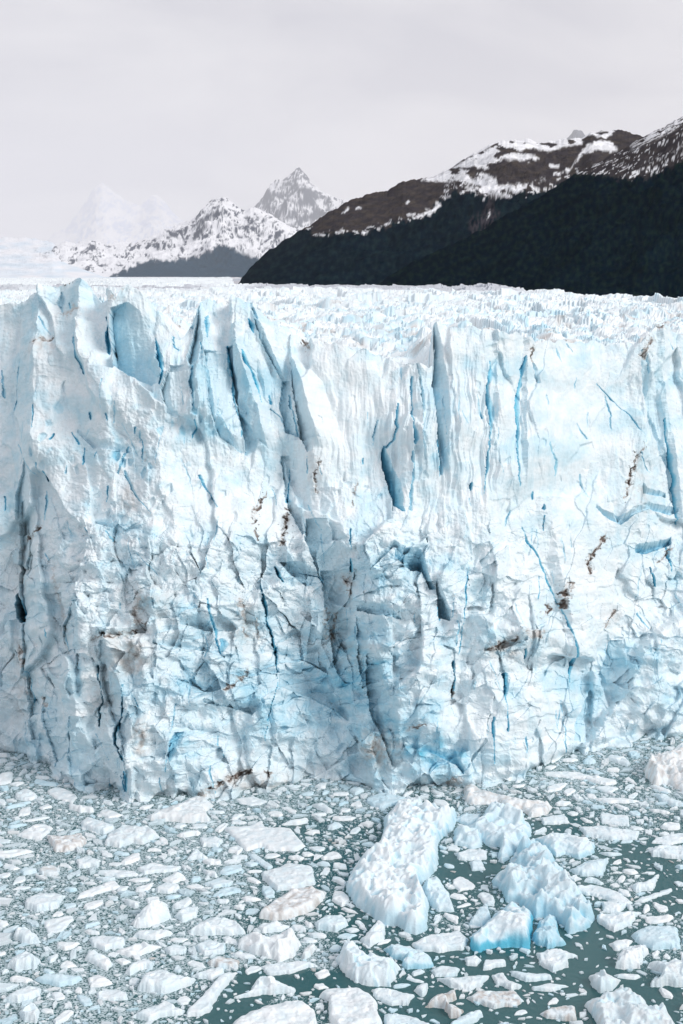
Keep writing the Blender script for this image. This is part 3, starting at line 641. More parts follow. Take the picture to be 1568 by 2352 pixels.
# ================================================================== MOUNTAINS
def mountain(name, sil, Dr, Db, zbase, colf, label, mat, cols_n=600, rows_n=220, amp=.1, seed=300, nscale=None, px_rng=None, curve=1.0):
    sx = [p[0] for p in sil]; sy = [p[1] for p in sil]
    x0, x1 = px_rng or (sx[0], sx[-1])
    px = np.linspace(x0, x1, cols_n)
    sil_y = np.interp(px, sx, sy)
    Xr, Zr = at_dist(px, sil_y, Dr)
    nscale = nscale or Dr * .02
    Zn = Dr * .0012 * fbm(px / 24, px * 0, seed + 9, 4, .6)
    t = np.linspace(0, 1, rows_n)[:, None]
    tf = np.minimum(t / .8, 1); tb = np.clip((t - .8) / .2, 0, 1)
    Y = Db + (Dr - Db) * tf + (Dr - Db) * .8 * tb
    Y = Y + 0 * Xr[None, :]
    X = Xr[None, :] * Y / Dr
    Zp = zbase + ((Zr[None, :] - zbase) * (tf ** curve) + Zn[None, :] * tf ** 8) * (1 - tb ** 1.0)
    n = ridged(X / nscale, Y / nscale, seed, 5, .5) - .6
    env = np.sin(np.pi * np.clip(tf, 0, 1)) ** .7 * (1 - tb) + .4 * tb * (1 - tb)
    hh = np.maximum(Zr[None, :] - zbase, 0)
    Z = Zp + n * amp * hh * env
    ppx, ppy = proj(X, Y, Z)
    gy, gx = np.gradient(Z); dX = np.gradient(X, axis=1); dY = np.gradient(Y, axis=0)
    slx = gx / np.maximum(dX, 1e-3); sly = gy / np.maximum(dY, 1e-3)
    cc = colf(ppx, ppy, X, Y, Z, slx, sly)
    me = mesh(name, np.stack([X, Y, Z], -1).reshape(-1, 3), grid_faces(rows_n, cols_n), cc.reshape(-1, 3))
    return obj(name, me, mat, label=label, cat='mountain', kind='structure')
SNOW = np.array([.86, .87, .90]); FOREST = np.array([.0025, .010, .020]); ROCK = np.array([.050, .045, .052]); ROCKF = np.array([.10, .115, .15])
def mixc(a, b, m): return a + (b - a) * np.clip(m, 0, 1)[..., None]
def soft(px, py, poly, s): return sstep(-s, s, sdf_poly(px, py, poly))
def z2(l, ox=784, oy=251): return [(ox + a / 2, oy + b / 2) for a, b in l]
snowA = z2([(370, 325), (480, 285), (560, 240), (640, 195), (720, 155), (750, 130), (930, 140), (1110, 120), (1105, 160), (1040, 170), (950, 195), (880, 178), (830, 190), (905, 220), (890, 240), (740, 228), (710, 260), (650, 285), (700, 310), (720, 350), (850, 343), (850, 360), (770, 405), (700, 393), (660, 398), (610, 350), (520, 333), (400, 330)])
snowB = z2([(1060, 265), (1105, 190), (1130, 160), (1190, 142), (1240, 150), (1268, 188), (1240, 197), (1180, 190), (1110, 204), (1050, 270), (1040, 300), (1028, 275)])
snowB2 = z2([(1130, 120), (1160, 100), (1250, 92), (1240, 120), (1210, 135), (1150, 120)])
small = [z2(p) for p in ([(295, 425), (310, 418), (312, 430), (298, 434)], [(325, 495), (345, 490), (405, 465), (412, 475), (370, 495), (335, 503)], [(200, 525), (225, 515), (230, 523), (208, 532)], [(90, 567), (120, 557), (115, 570), (95, 573)],
         [(482, 402), (500, 395), (498, 408)], [(5, 478), (25, 450), (36, 452), (18, 480)], [(60, 452), (90, 447), (92, 456), (62, 458)], [(664, 500), (684, 466), (690, 468), (672, 500)], [(865, 350), (880, 352), (920, 378), (905, 384), (880, 375)], [(950, 250), (1000, 255), (1005, 268), (960, 266)], [(975, 290), (1010, 288), (1005, 302), (980, 304)], [(395, 480), (440, 440), (455, 432), (462, 438), (410, 488)], [(600, 380), (560, 355), (610, 350)], [(300, 485), (322, 478), (325, 486), (305, 492)])]
TREE = [(540, 500), (690, 520), (720, 540), (784, 536), (829, 538), (884, 518), (934, 506), (984, 491), (1019, 451), (1044, 436), (1084, 441), (1109, 451), (1159, 456), (1209, 436), (1244, 443), (1284, 421), (1324, 406), (1384, 411), (1424, 416), (1484, 411), (1568, 371), (1900, 250)]
def col_main(px, py, X, Y, Z, sx, sy):
    wv = 5 * fbm(px / 16, py / 16, 401, 4)
    wx, wy = px + 4 * fbm(px / 9, py / 9, 402, 3), py + 3 * fbm(px / 9 + 7, py / 9, 403, 3)
    rock = mixc(ROCK * (1 + .0 * px[..., None]), np.array([.075, .064, .058]), .35 + fbm(px / 26, py / 7, 404, 4))
    fo = mixc(FOREST + 0 * px[..., None], np.array([.010, .024, .030]), .3 + .9 * fbm(px / 14, py / 14, 405, 4))
    tl = np.interp(wx, [a[0] for a in TREE], [a[1] for a in TREE]) + wv * 1.4 + 7 * fbm(px / 30, px * 0, 406, 2)
    cc = mixc(rock, fo, sstep(-7, 5, py - tl + 5 * fbm(px / 6, py / 6, 431, 3)))
    # bare gully
    gul = soft(wx, wy, z2([(655, 400), (705, 400), (700, 450), (730, 480), (700, 520), (650, 590), (600, 580), (580, 520), (600, 490), (655, 470)]), 5) * sstep(-.35, .2, fbm(px / 8, py / 16, 407, 3))
    cc = mixc(cc, np.array([.05, .045, .055]) + 0 * cc, gul * .9)
    n = fbm((px + .4 * py) / 44, (py - .2 * px) / 17, 408, 4, .5)
    s = soft(wx, wy, snowA, 3) * sstep(-.20, -.08, n + .10 - .45 * np.exp(-((px - 1150) / 70) ** 2 - ((py - 382) / 14) ** 2) - .35 * np.exp(-((px - 1105) / 40) ** 2 - ((py - 392) / 10) ** 2))
    s = np.maximum(s, soft(wx, wy, snowB, 2)); s = np.maximum(s, soft(wx, wy, snowB2, 2) * sstep(-.3, -.1, n))
    for p in small: s = np.maximum(s, soft(wx, wy, p, 1.6))
    topl = np.interp(px, [a[0] for a in R_MAIN], [a[1] for a in R_MAIN])
    s = np.maximum(s, sstep(3.5, 1.5, py - topl) * sstep(960, 1000, px) * sstep(1420, 1350, px))
    s = np.maximum(s, sstep(.34, .42, fbm(px / 22, py / 8, 409, 4, .6)) * sstep(10, 0, np.abs(py - tl) - 4 - 14 * (px > 1020)) * .8 * (py < tl + 3))
    return mixc(cc, SNOW + 0 * cc, s)
R_MAIN = [(300, 700), (545, 656), (556, 636), (570, 618), (600, 590), (640, 560), (680, 535), (720, 510), (760, 485), (790, 466), (830, 450), (864, 441), (890, 437), (924, 416), (969, 411), (1000, 402), (1024, 391), (1044, 378), (1064, 363), (1104, 346), (1135, 328), (1159, 321), (1209, 321), (1249, 326), (1304, 318), (1339, 316), (1359, 303), (1409, 298), (1440, 303), (1474, 313), (1530, 330), (1700, 350), (2300, 380)]
mountain('mountain', R_MAIN, 3700, 1900, 0, col_main, 'dark mountain with a flat snowy summit and forested foot, behind the glacier on the right', M_rock, 1000, 330, .055, 300, 180, curve=.95)
R_RIGHT = [(760, 690), (850, 662), (950, 600), (1100, 530), (1184, 480), (1249, 446), (1309, 406), (1374, 371), (1434, 341), (1474, 313), (1524, 291), (1568, 266), (1700, 190), (1900, 120), (2300, 60)]
TREE2 = [(700, 400), (1100, 420), (1249, 425), (1309, 400), (1384, 402), (1424, 412), (1484, 408), (1568, 372), (1900, 240), (2300, 180)]
def col_right(px, py, X, Y, Z, sx, sy):
    wx, wy = px + 4 * fbm(px / 9, py / 9, 412, 3), py + 3 * fbm(px / 9 + 7, py / 9, 413, 3)
    rock = mixc(ROCK * .9 + 0 * px[..., None], np.array([.066, .057, .056]), .35 + fbm((px + py) / 30, (py + .55 * px) / 5, 414, 4))
    fo = mixc(FOREST * .85 + 0 * px[..., None], np.array([.009, .021, .020]), .25 + 1.0 * fbm(px / 12, py / 12, 415, 4))
    tl = np.interp(wx, [a[0] for a in TREE2], [a[1] for a in TREE2]) + 7 * fbm(px / 16, py / 16, 416, 4)
    cc = mixc(rock, fo, sstep(-7, 5, py - tl + 5 * fbm(px / 6, py / 6, 431, 3)))
    v = py + .50 * px; u = px - .5 * py          # streaks run down to the left
    st = fbm(u / 26, v / 3.2, 417, 4, .6)
    dist_t = tl - py
    s = sstep(.32, .40, st + .5 * noise(px / 45, py / 25, 419)) * sstep(-1, 4, dist_t) * sstep(46, 16, dist_t) * sstep(1290, 1330, px)
    topl = np.interp(px, [a[0] for a in R_RIGHT], [a[1] for a in R_RIGHT])
    s = np.maximum(s, sstep(-.25, -.1, st + .1 * noise(px / 9, py / 9, 418)) * sstep(26, 12, py - topl) * sstep(1440, 1480, px) * .85)
    s = np.maximum(s, sstep(.5, .58, st) * sstep(5, 10, dist_t) * .8 * (px > 1250))
    return mixc(cc, SNOW + 0 * cc, s)
mountain('mountain', R_RIGHT, 1850, 1050, 0, col_right, 'near black forested mountainside rising out of the right edge, with streaks of snow above its treeline', M_rock, 800, 300, .05, 320, 100, curve=.9)

def far_col(seed, snowline, forest=None, pal=1.0):  # pal pales the rock, painting mist into a far peak's colour
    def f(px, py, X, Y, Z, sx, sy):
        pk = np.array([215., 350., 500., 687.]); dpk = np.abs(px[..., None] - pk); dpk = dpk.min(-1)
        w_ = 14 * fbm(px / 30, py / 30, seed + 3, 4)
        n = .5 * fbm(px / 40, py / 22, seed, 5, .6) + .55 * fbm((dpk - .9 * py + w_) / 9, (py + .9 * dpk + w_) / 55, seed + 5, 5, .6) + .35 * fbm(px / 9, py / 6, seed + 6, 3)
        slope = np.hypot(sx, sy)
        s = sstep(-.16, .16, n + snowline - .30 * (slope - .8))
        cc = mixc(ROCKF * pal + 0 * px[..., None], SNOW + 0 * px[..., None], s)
        if forest is not None:
            w = 6 * fbm(px / 14, py / 14, seed + 8, 4)
            fs = soft(px + w, py + w, forest, 4)
            cc = mixc(cc, np.array([.014, .050, .088]) + 0 * cc, fs)
        return cc
    return f
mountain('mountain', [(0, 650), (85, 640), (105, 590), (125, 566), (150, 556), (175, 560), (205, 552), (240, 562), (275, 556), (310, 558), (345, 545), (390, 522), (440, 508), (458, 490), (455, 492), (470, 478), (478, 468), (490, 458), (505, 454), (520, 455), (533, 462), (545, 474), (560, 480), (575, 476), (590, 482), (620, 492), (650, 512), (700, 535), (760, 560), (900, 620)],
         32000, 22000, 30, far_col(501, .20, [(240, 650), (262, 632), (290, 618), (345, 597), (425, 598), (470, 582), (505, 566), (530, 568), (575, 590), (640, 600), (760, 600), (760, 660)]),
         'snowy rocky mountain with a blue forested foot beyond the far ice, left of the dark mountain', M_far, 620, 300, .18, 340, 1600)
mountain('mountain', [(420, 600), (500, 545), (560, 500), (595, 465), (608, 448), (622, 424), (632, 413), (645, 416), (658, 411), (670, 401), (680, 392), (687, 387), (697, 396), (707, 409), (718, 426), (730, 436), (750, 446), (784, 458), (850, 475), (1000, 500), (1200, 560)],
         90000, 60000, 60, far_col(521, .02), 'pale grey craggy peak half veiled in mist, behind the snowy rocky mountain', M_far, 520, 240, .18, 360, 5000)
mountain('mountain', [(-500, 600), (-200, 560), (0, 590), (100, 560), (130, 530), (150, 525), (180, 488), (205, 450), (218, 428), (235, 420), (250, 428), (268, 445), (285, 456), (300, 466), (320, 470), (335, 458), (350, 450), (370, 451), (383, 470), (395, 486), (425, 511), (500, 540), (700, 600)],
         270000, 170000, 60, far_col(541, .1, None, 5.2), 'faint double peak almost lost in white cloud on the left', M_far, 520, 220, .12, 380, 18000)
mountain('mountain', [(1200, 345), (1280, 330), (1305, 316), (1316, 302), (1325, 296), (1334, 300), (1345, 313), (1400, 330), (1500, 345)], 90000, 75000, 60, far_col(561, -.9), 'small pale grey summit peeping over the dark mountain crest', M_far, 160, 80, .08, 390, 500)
def snow_col(px, py, X, Y, Z, sx, sy):
    n = fbm(px / 22, py / 8, 581, 5, .6)
    s = 1 - sstep(.28, .42, n) * np.exp(-((px - 150) / 55) ** 2 - ((py - 578) / 14) ** 2) * 1.3
    cc = mixc(np.array([.70, .79, .87]) + 0 * px[..., None], SNOW + 0 * px[..., None], .5 + fbm(px / 70, py / 14, 582, 3))
    return mixc(ROCKF + 0 * cc, cc, s)
mountain('snowfield', [(-900, 560), (-300, 552), (0, 545), (60, 546), (120, 556), (140, 580), (190, 606), (240, 636), (330, 640), (400, 642), (520, 646), (640, 655)], 45000, 9000, 40, snow_col, 'smooth white snowfield rising behind the far ice on the left', M_far, 500, 160, .04, 395, 900, curve=1.3)

# ================================================================== THE LAKE
WP = [z for z in ([(1000, 1965), (1050, 1952), (1100, 1965), (1150, 1985), (1160, 2015), (1090, 2030), (1000, 2030)],
     [(1210, 1885), (1330, 1870), (1335, 1915), (1215, 1935)], [(1390, 1940), (1520, 1930), (1568, 2000), (1500, 2010), (1430, 1970)],
     [(1050, 2230), (1130, 2175), (1210, 2185), (1290, 2130), (1370, 2100), (1440, 2150), (1400, 2215), (1430, 2245), (1568, 2270), (1640, 2420), (1330, 2420), (1340, 2290), (1240, 2290), (1120, 2300)],
     [(560, 2225), (700, 2232), (784, 2235), (880, 2270), (960, 2240), (1050, 2260), (1060, 2300), (1300, 2290), (1400, 2290), (1500, 2351), (1450, 2420), (960, 2420), (900, 2300), (740, 2290), (640, 2275), (540, 2351), (440, 2351), (500, 2310)],
     [(1480, 2010), (1568, 1990), (1600, 2090), (1560, 2100), (1500, 2060)], [(1000, 2140), (1090, 2180), (1060, 2230), (950, 2190), (900, 2170)])]
def open_water(px, py):
    r = np.zeros(px.shape)
    wx = px + 14 * fbm(px / 40, py / 30, 601, 3); wy = py + 9 * fbm(px / 40, py / 30, 602, 3)
    for p in WP: r = np.maximum(r, sstep(-10, 10, sdf_poly(wx, wy, p)))
    return r
gx = np.concatenate([[-9000, -2500, -700, -250], np.linspace(-110, 120, 420), [260, 700, 2500, 9000]])
gy = np.concatenate([[-3000, -600, -100, 40], np.linspace(70, 235, 330), [300, 700, 2000, 9000]])
GX, GY = np.meshgrid(gx, gy)
wpx, wpy = proj(GX, GY, GX * 0)
ow = open_water(wpx, wpy)
slush = np.clip(.62 + .6 * sstep(900, 200, wpx) + .35 * sstep(1950, 1800, wpy) + .35 * fbm(GX / 9, GY / 9, 603, 3), 0, 1.2) * (1 - ow)
wc = np.stack([np.clip(slush, 0, 1), slush * 0, slush * 0], -1)
me = mesh('water', np.stack([GX, GY, 0 * GX], -1).reshape(-1, 3), grid_faces(len(gy), len(gx)), wc.reshape(-1, 3), smooth=True)
m, tr, b = mat_new('lake_water')
a = tr.nodes.new('ShaderNodeVertexColor'); a.layer_name = 'tint'
sp = tr.nodes.new('ShaderNodeSeparateColor'); tr.links.new(a.outputs['Color'], sp.inputs[0])
tc = tr.nodes.new('ShaderNodeTexCoord')
n1 = tr.nodes.new('ShaderNodeTexVoronoi'); n1.inputs['Scale'].default_value = 5.5; n1.inputs['Randomness'].default_value = 1
n2 = tr.nodes.new('ShaderNodeTexNoise'); n2.inputs['Scale'].default_value = 1.6; n2.inputs['Detail'].default_value = 8; n2.inputs['Roughness'].default_value = .75
for n_ in (n1, n2): tr.links.new(tc.outputs['Object'], n_.inputs['Vector'])
# fine crushed ice where the slush value beats the noise
ad = tr.nodes.new('ShaderNodeMath'); ad.operation = 'MULTIPLY_ADD'; ad.inputs[1].default_value = .55; tr.links.new(sp.outputs[0], ad.inputs[0]); tr.links.new(n2.outputs['Fac'], ad.inputs[2])
sb = tr.nodes.new('ShaderNodeMath'); sb.operation = 'SUBTRACT'; tr.links.new(ad.outputs[0], sb.inputs[0])
vm = tr.nodes.new('ShaderNodeMath'); vm.operation = 'MULTIPLY'; vm.inputs[1].default_value = .55; tr.links.new(n1.outputs['Distance'], vm.inputs[0]); tr.links.new(vm.outputs[0], sb.inputs[1])
mr = tr.nodes.new('ShaderNodeMapRange'); mr.inputs['From Min'].default_value = .62; mr.inputs['From Max'].default_value = .86; tr.links.new(sb.outputs[0], mr.inputs['Value'])
mxr = tr.nodes.new('ShaderNodeMixRGB'); mxr.inputs[1].default_value = (.026, .100, .108, 1); mxr.inputs[2].default_value = (.50, .61, .645, 1)
tr.links.new(mr.outputs[0], mxr.inputs[0]); tr.links.new(mxr.outputs[0], b.inputs['Base Color'])
rr = tr.nodes.new('ShaderNodeMapRange'); rr.inputs['To Min'].default_value = .05; rr.inputs['To Max'].default_value = .7; tr.links.new(mr.outputs[0], rr.inputs['Value']); tr.links.new(rr.outputs[0], b.inputs['Roughness'])
b.inputs['Specular IOR Level'].default_value = .35
n3 = tr.nodes.new('ShaderNodeTexNoise'); n3.inputs['Scale'].default_value = 1.8; n3.inputs['Detail'].default_value = 3; tr.links.new(tc.outputs['Object'], n3.inputs['Vector'])
bp = tr.nodes.new('ShaderNodeBump'); bp.inputs['Strength'].default_value = .22; bp.inputs['Distance'].default_value = .2
tr.links.new(n3.outputs['Fac'], bp.inputs['Height']); tr.links.new(bp.outputs[0], b.inputs['Normal'])
obj('water', me, m, kind='structure', label='cold green lake water full of drifting glacier ice', cat='lake')

# ================================================================== FLOATING ICE
OCC0X, OCC0Y, CELL = -75.0, 95.0, .1
occ = np.zeros((1150, 1650), bool)      # [y, x]
oy, ox = np.mgrid[0:occ.shape[0], 0:occ.shape[1]]
OX = OCC0X + ox * CELL; OY = OCC0Y + oy * CELL
foot = np.array([Ys[:60, i][np.argmin(np.abs(Zs[:60, i]))] for i in range(NX)])
occ |= OY > np.interp(OX, xs, foot) - .05
opx, opy = proj(OX, OY, 0 * OX)
OW = open_water(opx, opy)
SP = sstep(-.05, .45, fbm(OX / 7, OY / 13, 611, 4)) * (.55 + .45 * sstep(1000, 500, opx)) * sstep(1, 6, np.interp(OX, xs, foot) - OY)     # patches of slush with few floes

def R7(l): return [(a / 2, 1725 + b / 2) for a, b in l]
def R8(l): return [(784 + a / 2, 1725 + b / 2) for a, b in l]
def berg_mesh(poly, H, seed, blue=.12, dirt=0., pits=0., lump=.35, edge=None, facet=.3, bluelow=0., cell=None, hollow=None):
    """raise an ice body inside the traced outline: its foot on the water and its top stay within the outline"""
    P = np.array(poly, float)
    fx, fy = to_plane(P[:, 0], P[:, 1])
    x0, x1, y0, y1 = fx.min() - .4, fx.max() + .4, fy.min() - .4, fy.max() + .4
    cell = cell or max(.055, min(.12, math.sqrt((x1 - x0) * (y1 - y0)) / 85))
    gx = np.arange(x0, x1 + cell, cell); gy = np.arange(y0, y1 + cell, cell)
    X, Y = np.meshgrid(gx, gy)
    wxx = X + (.22 if H > 1.3 else .12) * fbm(X / .7, Y / .7, seed, 5, .6) * min(1, (x1 - x0) / 4); wyy = Y + .22 * fbm(X / .9 + 7, Y / .9, seed + 1, 4) * min(1, (y1 - y0) / 4)
    a, b_ = proj(wxx, wyy, 0 * X)
    s = sdf_poly(a, b_, poly) * .042
    hs = H * (.85 if H > 1.5 else .95) * (.8 + .35 * noise(X / 3.1, Y / 3.1, seed + 2))
    e = edge or (min(.9, H * .45) if H > 1.3 else H * .22)
    hmax = np.full(X.shape, 0.); alive = np.ones(X.shape, bool); prev = np.maximum(s, 0)
    for fr in (.125, .25, .375, .5, .625, .75, .875, 1.0):      # the tallest height whose picture point is still inside the outline
        a2, b2 = proj(wxx, wyy, hs * fr)
        s2 = sdf_poly(a2, b2, poly) * .042
        step = np.where(s2 > 0, 1.0, prev / np.maximum(prev - s2, 1e-4))
        hmax = np.where(alive, hs * (fr - .125 + .125 * np.clip(step, 0, 1)), hmax); alive &= s2 > 0; prev = np.maximum(s2, 0)
    hmax = blur(hmax, 3)
    q_ = np.clip(s / e, 0, 1)
    body = np.minimum(hs * np.sqrt(np.maximum(1 - (1 - q_) ** 2, 0)), hmax + .10)
    f, _ = facets(X / (.7 + H * .6), Y / (.7 + H * .6), seed + 3, 1.3, .6)
    f2_, _ = facets(X / .5, Y / .5, seed + 4, 1, 1)
    ins = sstep(0, .5, s)
    h = body * .88 + ins * H * (blur(facet * f * .85, 1) + .10 * f2_) + ins * H * lump * (.11 * (ridged(X / 1.9, Y / 1.9, seed + 5, 3) - .4) + .10 * fbm(X / .8, Y / .8, seed + 9, 3))
    if pits:
        pv = noise(X / .62 + .8 * noise(X / 1.2, Y / 1.2, seed), Y / .8, seed + 6)
        pm = sstep(.22, .6, pv)
        h -= pits * ins * pm * .8
    if hollow:
        for (hx, hy, hr, hd) in hollow:
            q, w_ = to_plane(hx, hy); h -= hd * np.exp(-((X - q) ** 2 + (Y - w_) ** 2) / hr ** 2) * ins
    h = blur(np.where(s > 0, np.maximum(h, .05 + .05 * ins), np.maximum(-.5, s * 2.2 - .02)), 1)
    keep = s > -.25
    Fq = grid_faces(*X.shape, keep=keep)
    gyv, gxv = np.gradient(h, cell)
    steep = np.clip(np.hypot(gxv, gyv) / 2.5, 0, 1)
    bl = blue + .10 * fbm(X / 1.1, Y / 1.1, seed + 7, 3) + .25 * blue * steep + bluelow * steep * sstep(.9, .2, h / max(H, .1))
    if pits: bl += .45 * pits * pm
    di = dirt * np.clip(.6 + 1.4 * fbm(X / .7, Y / .7, seed + 8, 4), 0, 1.6) if dirt else None
    C = ice_col(bl, di)
    cx, cy = (x0 + x1) / 2, (y0 + y1) / 2
    V = np.stack([X - cx, Y - cy, h], -1).reshape(-1, 3)
    V, Fq, C = compact(V, Fq, C.reshape(-1, 3))
    # stamp the occupancy
    i0, i1 = int((x0 - OCC0X) / CELL), int((x1 - OCC0X) / CELL) + 1; j0, j1 = int((y0 - OCC0Y) / CELL), int((y1 - OCC0Y) / CELL) + 1
    i0, j0 = max(i0, 0), max(j0, 0)
    if i1 > i0 and j1 > j0 and i0 < occ.shape[1] and j0 < occ.shape[0]:
        sx_, sy_ = OX[j0:j1, i0:i1], OY[j0:j1, i0:i1]
        aa, bb = proj(sx_, sy_, 0 * sx_)
        occ[j0:j1, i0:i1] |= sdf_poly(aa, bb, poly) > 1
    return mesh('ice', V, Fq, C * .99, smooth=False), (cx, cy)
LM = []      # landmark bergs, in picture units, for naming the small floes beside them
sd = [1000]
def berg(name, poly, H, label, short, cat='iceberg', group=None, **kw):
    if H > 2.2: H *= .86
    sd[0] += 37
    me, (cx, cy) = berg_mesh(poly, H, sd[0], **kw)
    me.name = name
    obj(name, me, M_berg, label=label, cat=cat, group=group or ('icebergs near the glacier foot' if cat == 'iceberg' else 'larger ice floes on the lake'), loc=(cx, cy, 0))
    P = np.array(poly); LM.append((P[:, 0].mean(), P[:, 1].mean(), short))
FL = dict(cat='ice floe')
berg('iceberg', R8([(20, 640), (40, 560), (110, 480), (180, 430), (200, 350), (190, 310), (230, 280), (250, 240), (300, 225), (350, 235), (400, 240), (440, 270), (520, 260), (528, 320), (510, 360), (450, 410), (440, 440), (440, 510), (430, 545), (390, 590), (350, 620), (400, 690), (395, 760), (390, 820), (340, 845), (290, 835), (260, 800), (200, 800), (130, 750), (60, 710), (50, 680)]),
     3.4, 'longest iceberg, white and pitted all over, reaching from the glacier foot towards the camera', 'the longest pitted iceberg', pits=.45, lump=.7, edge=.9, blue=.06, bluelow=.3)
berg('iceberg', R8([(690, 610), (720, 560), (760, 540), (790, 480), (820, 430), (900, 420), (960, 470), (980, 520), (1000, 560), (1080, 640), (1130, 700), (1168, 770), (1120, 820), (1045, 840), (1020, 800), (930, 760), (890, 770), (850, 730), (810, 700), (760, 695), (740, 640)]),
     3.6, 'grey-blue melt-fluted iceberg with a turquoise saddle under its white crest', 'the fluted grey-blue iceberg', pits=.3, lump=1.0, edge=1.2, facet=.5, blue=.2, bluelow=.35, dirt=.05, hollow=[(1190, 2010, 1.2, 1.6)])
berg('iceberg', R8([(515, 370), (640, 320), (680, 250), (740, 250), (770, 290), (860, 330), (870, 380), (850, 420), (780, 480), (740, 520), (715, 490), (730, 440), (680, 440), (640, 400), (650, 440), (600, 450), (520, 430)]),
     2.3, 'knobbly pale blue iceberg between the longest pitted iceberg and the tan slab', 'the knobbly pale blue iceberg', pits=.2, lump=.9, facet=.5, blue=.18, bluelow=.2)
berg('iceberg', R8([(590, 860), (620, 830), (700, 760), (780, 700), (880, 760), (875, 800), (860, 905), (700, 900), (640, 920), (600, 920)]), 2.9, 'white-topped iceberg with a flat vivid blue front face above green water', 'the blue-faced iceberg', edge=.5, facet=.2, lump=.15, blue=.08, bluelow=.9)
berg('iceberg', R8([(870, 870), (910, 790), (960, 750), (985, 760), (990, 830), (1025, 890), (940, 905)]), 2.4, 'small pointed turquoise iceberg right beside the blue-faced one', 'the pointed turquoise iceberg', blue=.34, bluelow=.3, edge=1.0, lump=.1)
berg('iceberg', R8([(360, 640), (400, 600), (440, 585), (480, 640), (520, 740), (440, 735), (400, 700)]), 1.9, 'pale blue leaning shard against the right side of the longest pitted iceberg', 'the leaning pale blue shard', blue=.24, edge=1.0, lump=.1)
berg('iceberg', R8([(560, 165), (600, 150), (640, 180), (740, 205), (840, 225), (930, 230), (970, 260), (940, 290), (870, 305), (830, 270), (790, 290), (750, 270), (720, 240), (600, 245), (570, 235)]), 1.2, 'long cream-tan slab with an undercut dark edge, close under the glacier front', 'the long cream-tan slab', blue=0, dirt=.22, facet=.4)
berg('iceberg', R8([(0, 940), (10, 870), (60, 900), (110, 940), (200, 950), (270, 1000), (250, 1040), (220, 1080), (130, 1075), (60, 1060), (20, 1030), (-30, 960)]), 2.0, 'rounded white iceberg riddled with blue holes, low in the middle of the lake', 'the holed white iceberg', pits=.5, lump=.5, blue=.14)
berg('iceberg', R8([(190, 910), (260, 890), (330, 905), (400, 940), (425, 990), (370, 1000), (290, 1000), (280, 960), (230, 950)]), 1.6, 'small hollowed iceberg with a blue dish in its side and a dark arch', 'the hollowed blue-dished iceberg', blue=.2, bluelow=.4, hollow=[(945, 2200, .8, .9)])
berg('iceberg', R8([(1390, 75), (1430, 30), (1500, 10), (1568, 0), (1640, 10), (1680, 60), (1660, 150), (1600, 200), (1560, 185), (1500, 150), (1440, 160), (1400, 120)]), 3.2, 'bulky beige iceberg with a dark undercut base, cut by the right edge near the glacier', 'the bulky beige iceberg', blue=0, dirt=.22, edge=1.0, lump=.9, pits=.4)
berg('iceberg', R8([(885, 405), (980, 378), (1060, 390), (1160, 420), (1160, 470), (1090, 498), (1030, 470), (985, 490), (940, 450)]), 1.6, 'low white iceberg with a small blue cave in its front, behind the fluted grey-blue iceberg', 'the blue-caved white iceberg', blue=.12, bluelow=.35, hollow=[(1305, 1968, .7, 1.0)])
berg('iceberg', R8([(1110, 1170), (1150, 1140), (1230, 1125), (1310, 1095), (1380, 1130), (1400, 1175), (1480, 1180), (1530, 1253), (1540, 1330), (1200, 1330), (1150, 1200)]), 1.9, 'big lumpy grey iceberg with holes at the bottom right corner', 'the lumpy grey iceberg', blue=.18, dirt=.12, pits=.35, lump=.8)
berg('iceberg', R8([(1135, 1035), (1200, 1015), (1220, 1040), (1285, 1050), (1240, 1100), (1190, 1110), (1150, 1080)]), 1.3, 'small grey heart-shaped iceberg just behind the lumpy grey one', 'the heart-shaped grey iceberg', blue=.16, dirt=.08, lump=.8)
berg('iceberg', R8([(1260, 1000), (1270, 940), (1300, 910), (1400, 895), (1400, 930), (1360, 1000)]), 1.7, 'white blocky iceberg with a straight left side, right of the open green water', 'the blocky white iceberg', blue=.08, edge=.6)
berg('iceberg', R8([(1400, 990), (1440, 960), (1500, 980), (1568, 960), (1620, 1000), (1600, 1080), (1500, 1080), (1420, 1085), (1420, 1060), (1480, 1030)]), 1.3, 'ragged grey iceberg at the right edge beside the blocky white one', 'the ragged grey iceberg', blue=.16, dirt=.1, lump=.8)
berg('iceberg', R8([(380, 1175), (430, 1130), (520, 1100), (525, 1140), (480, 1155), (560, 1190), (540, 1225), (500, 1228), (470, 1180)]), 1.3, 'hooked iceberg of dirty grey-brown ice near the bottom edge', 'the hooked dirty iceberg', blue=.05, dirt=.42)
berg('iceberg', R7([(605, 795), (640, 750), (720, 690), (760, 700), (785, 770), (740, 790), (690, 810), (610, 810)]), 2.1, 'white wedge-shaped iceberg with a pointed top on the left half of the lake', 'the pointed white wedge', blue=.08, edge=1.2, lump=.12)
berg('iceberg', R7([(1090, 900), (1110, 860), (1170, 845), (1250, 870), (1340, 840), (1385, 890), (1340, 950), (1290, 965), (1240, 950), (1160, 930)]), 1.7, 'blocky cracked iceberg with a grey left side, on the rim of the open water', 'the blocky cracked iceberg', blue=.06, dirt=.06, edge=.6, facet=.5)
berg('ice_floe', R7([(1190, 765), (1200, 730), (1260, 690), (1340, 640), (1430, 625), (1500, 650), (1480, 690), (1430, 735), (1330, 770), (1260, 780)]), 1.1, 'almond-shaped beige floe with a dark groove and a muddy rim', 'the almond-shaped beige floe', blue=0, dirt=.30, **FL)
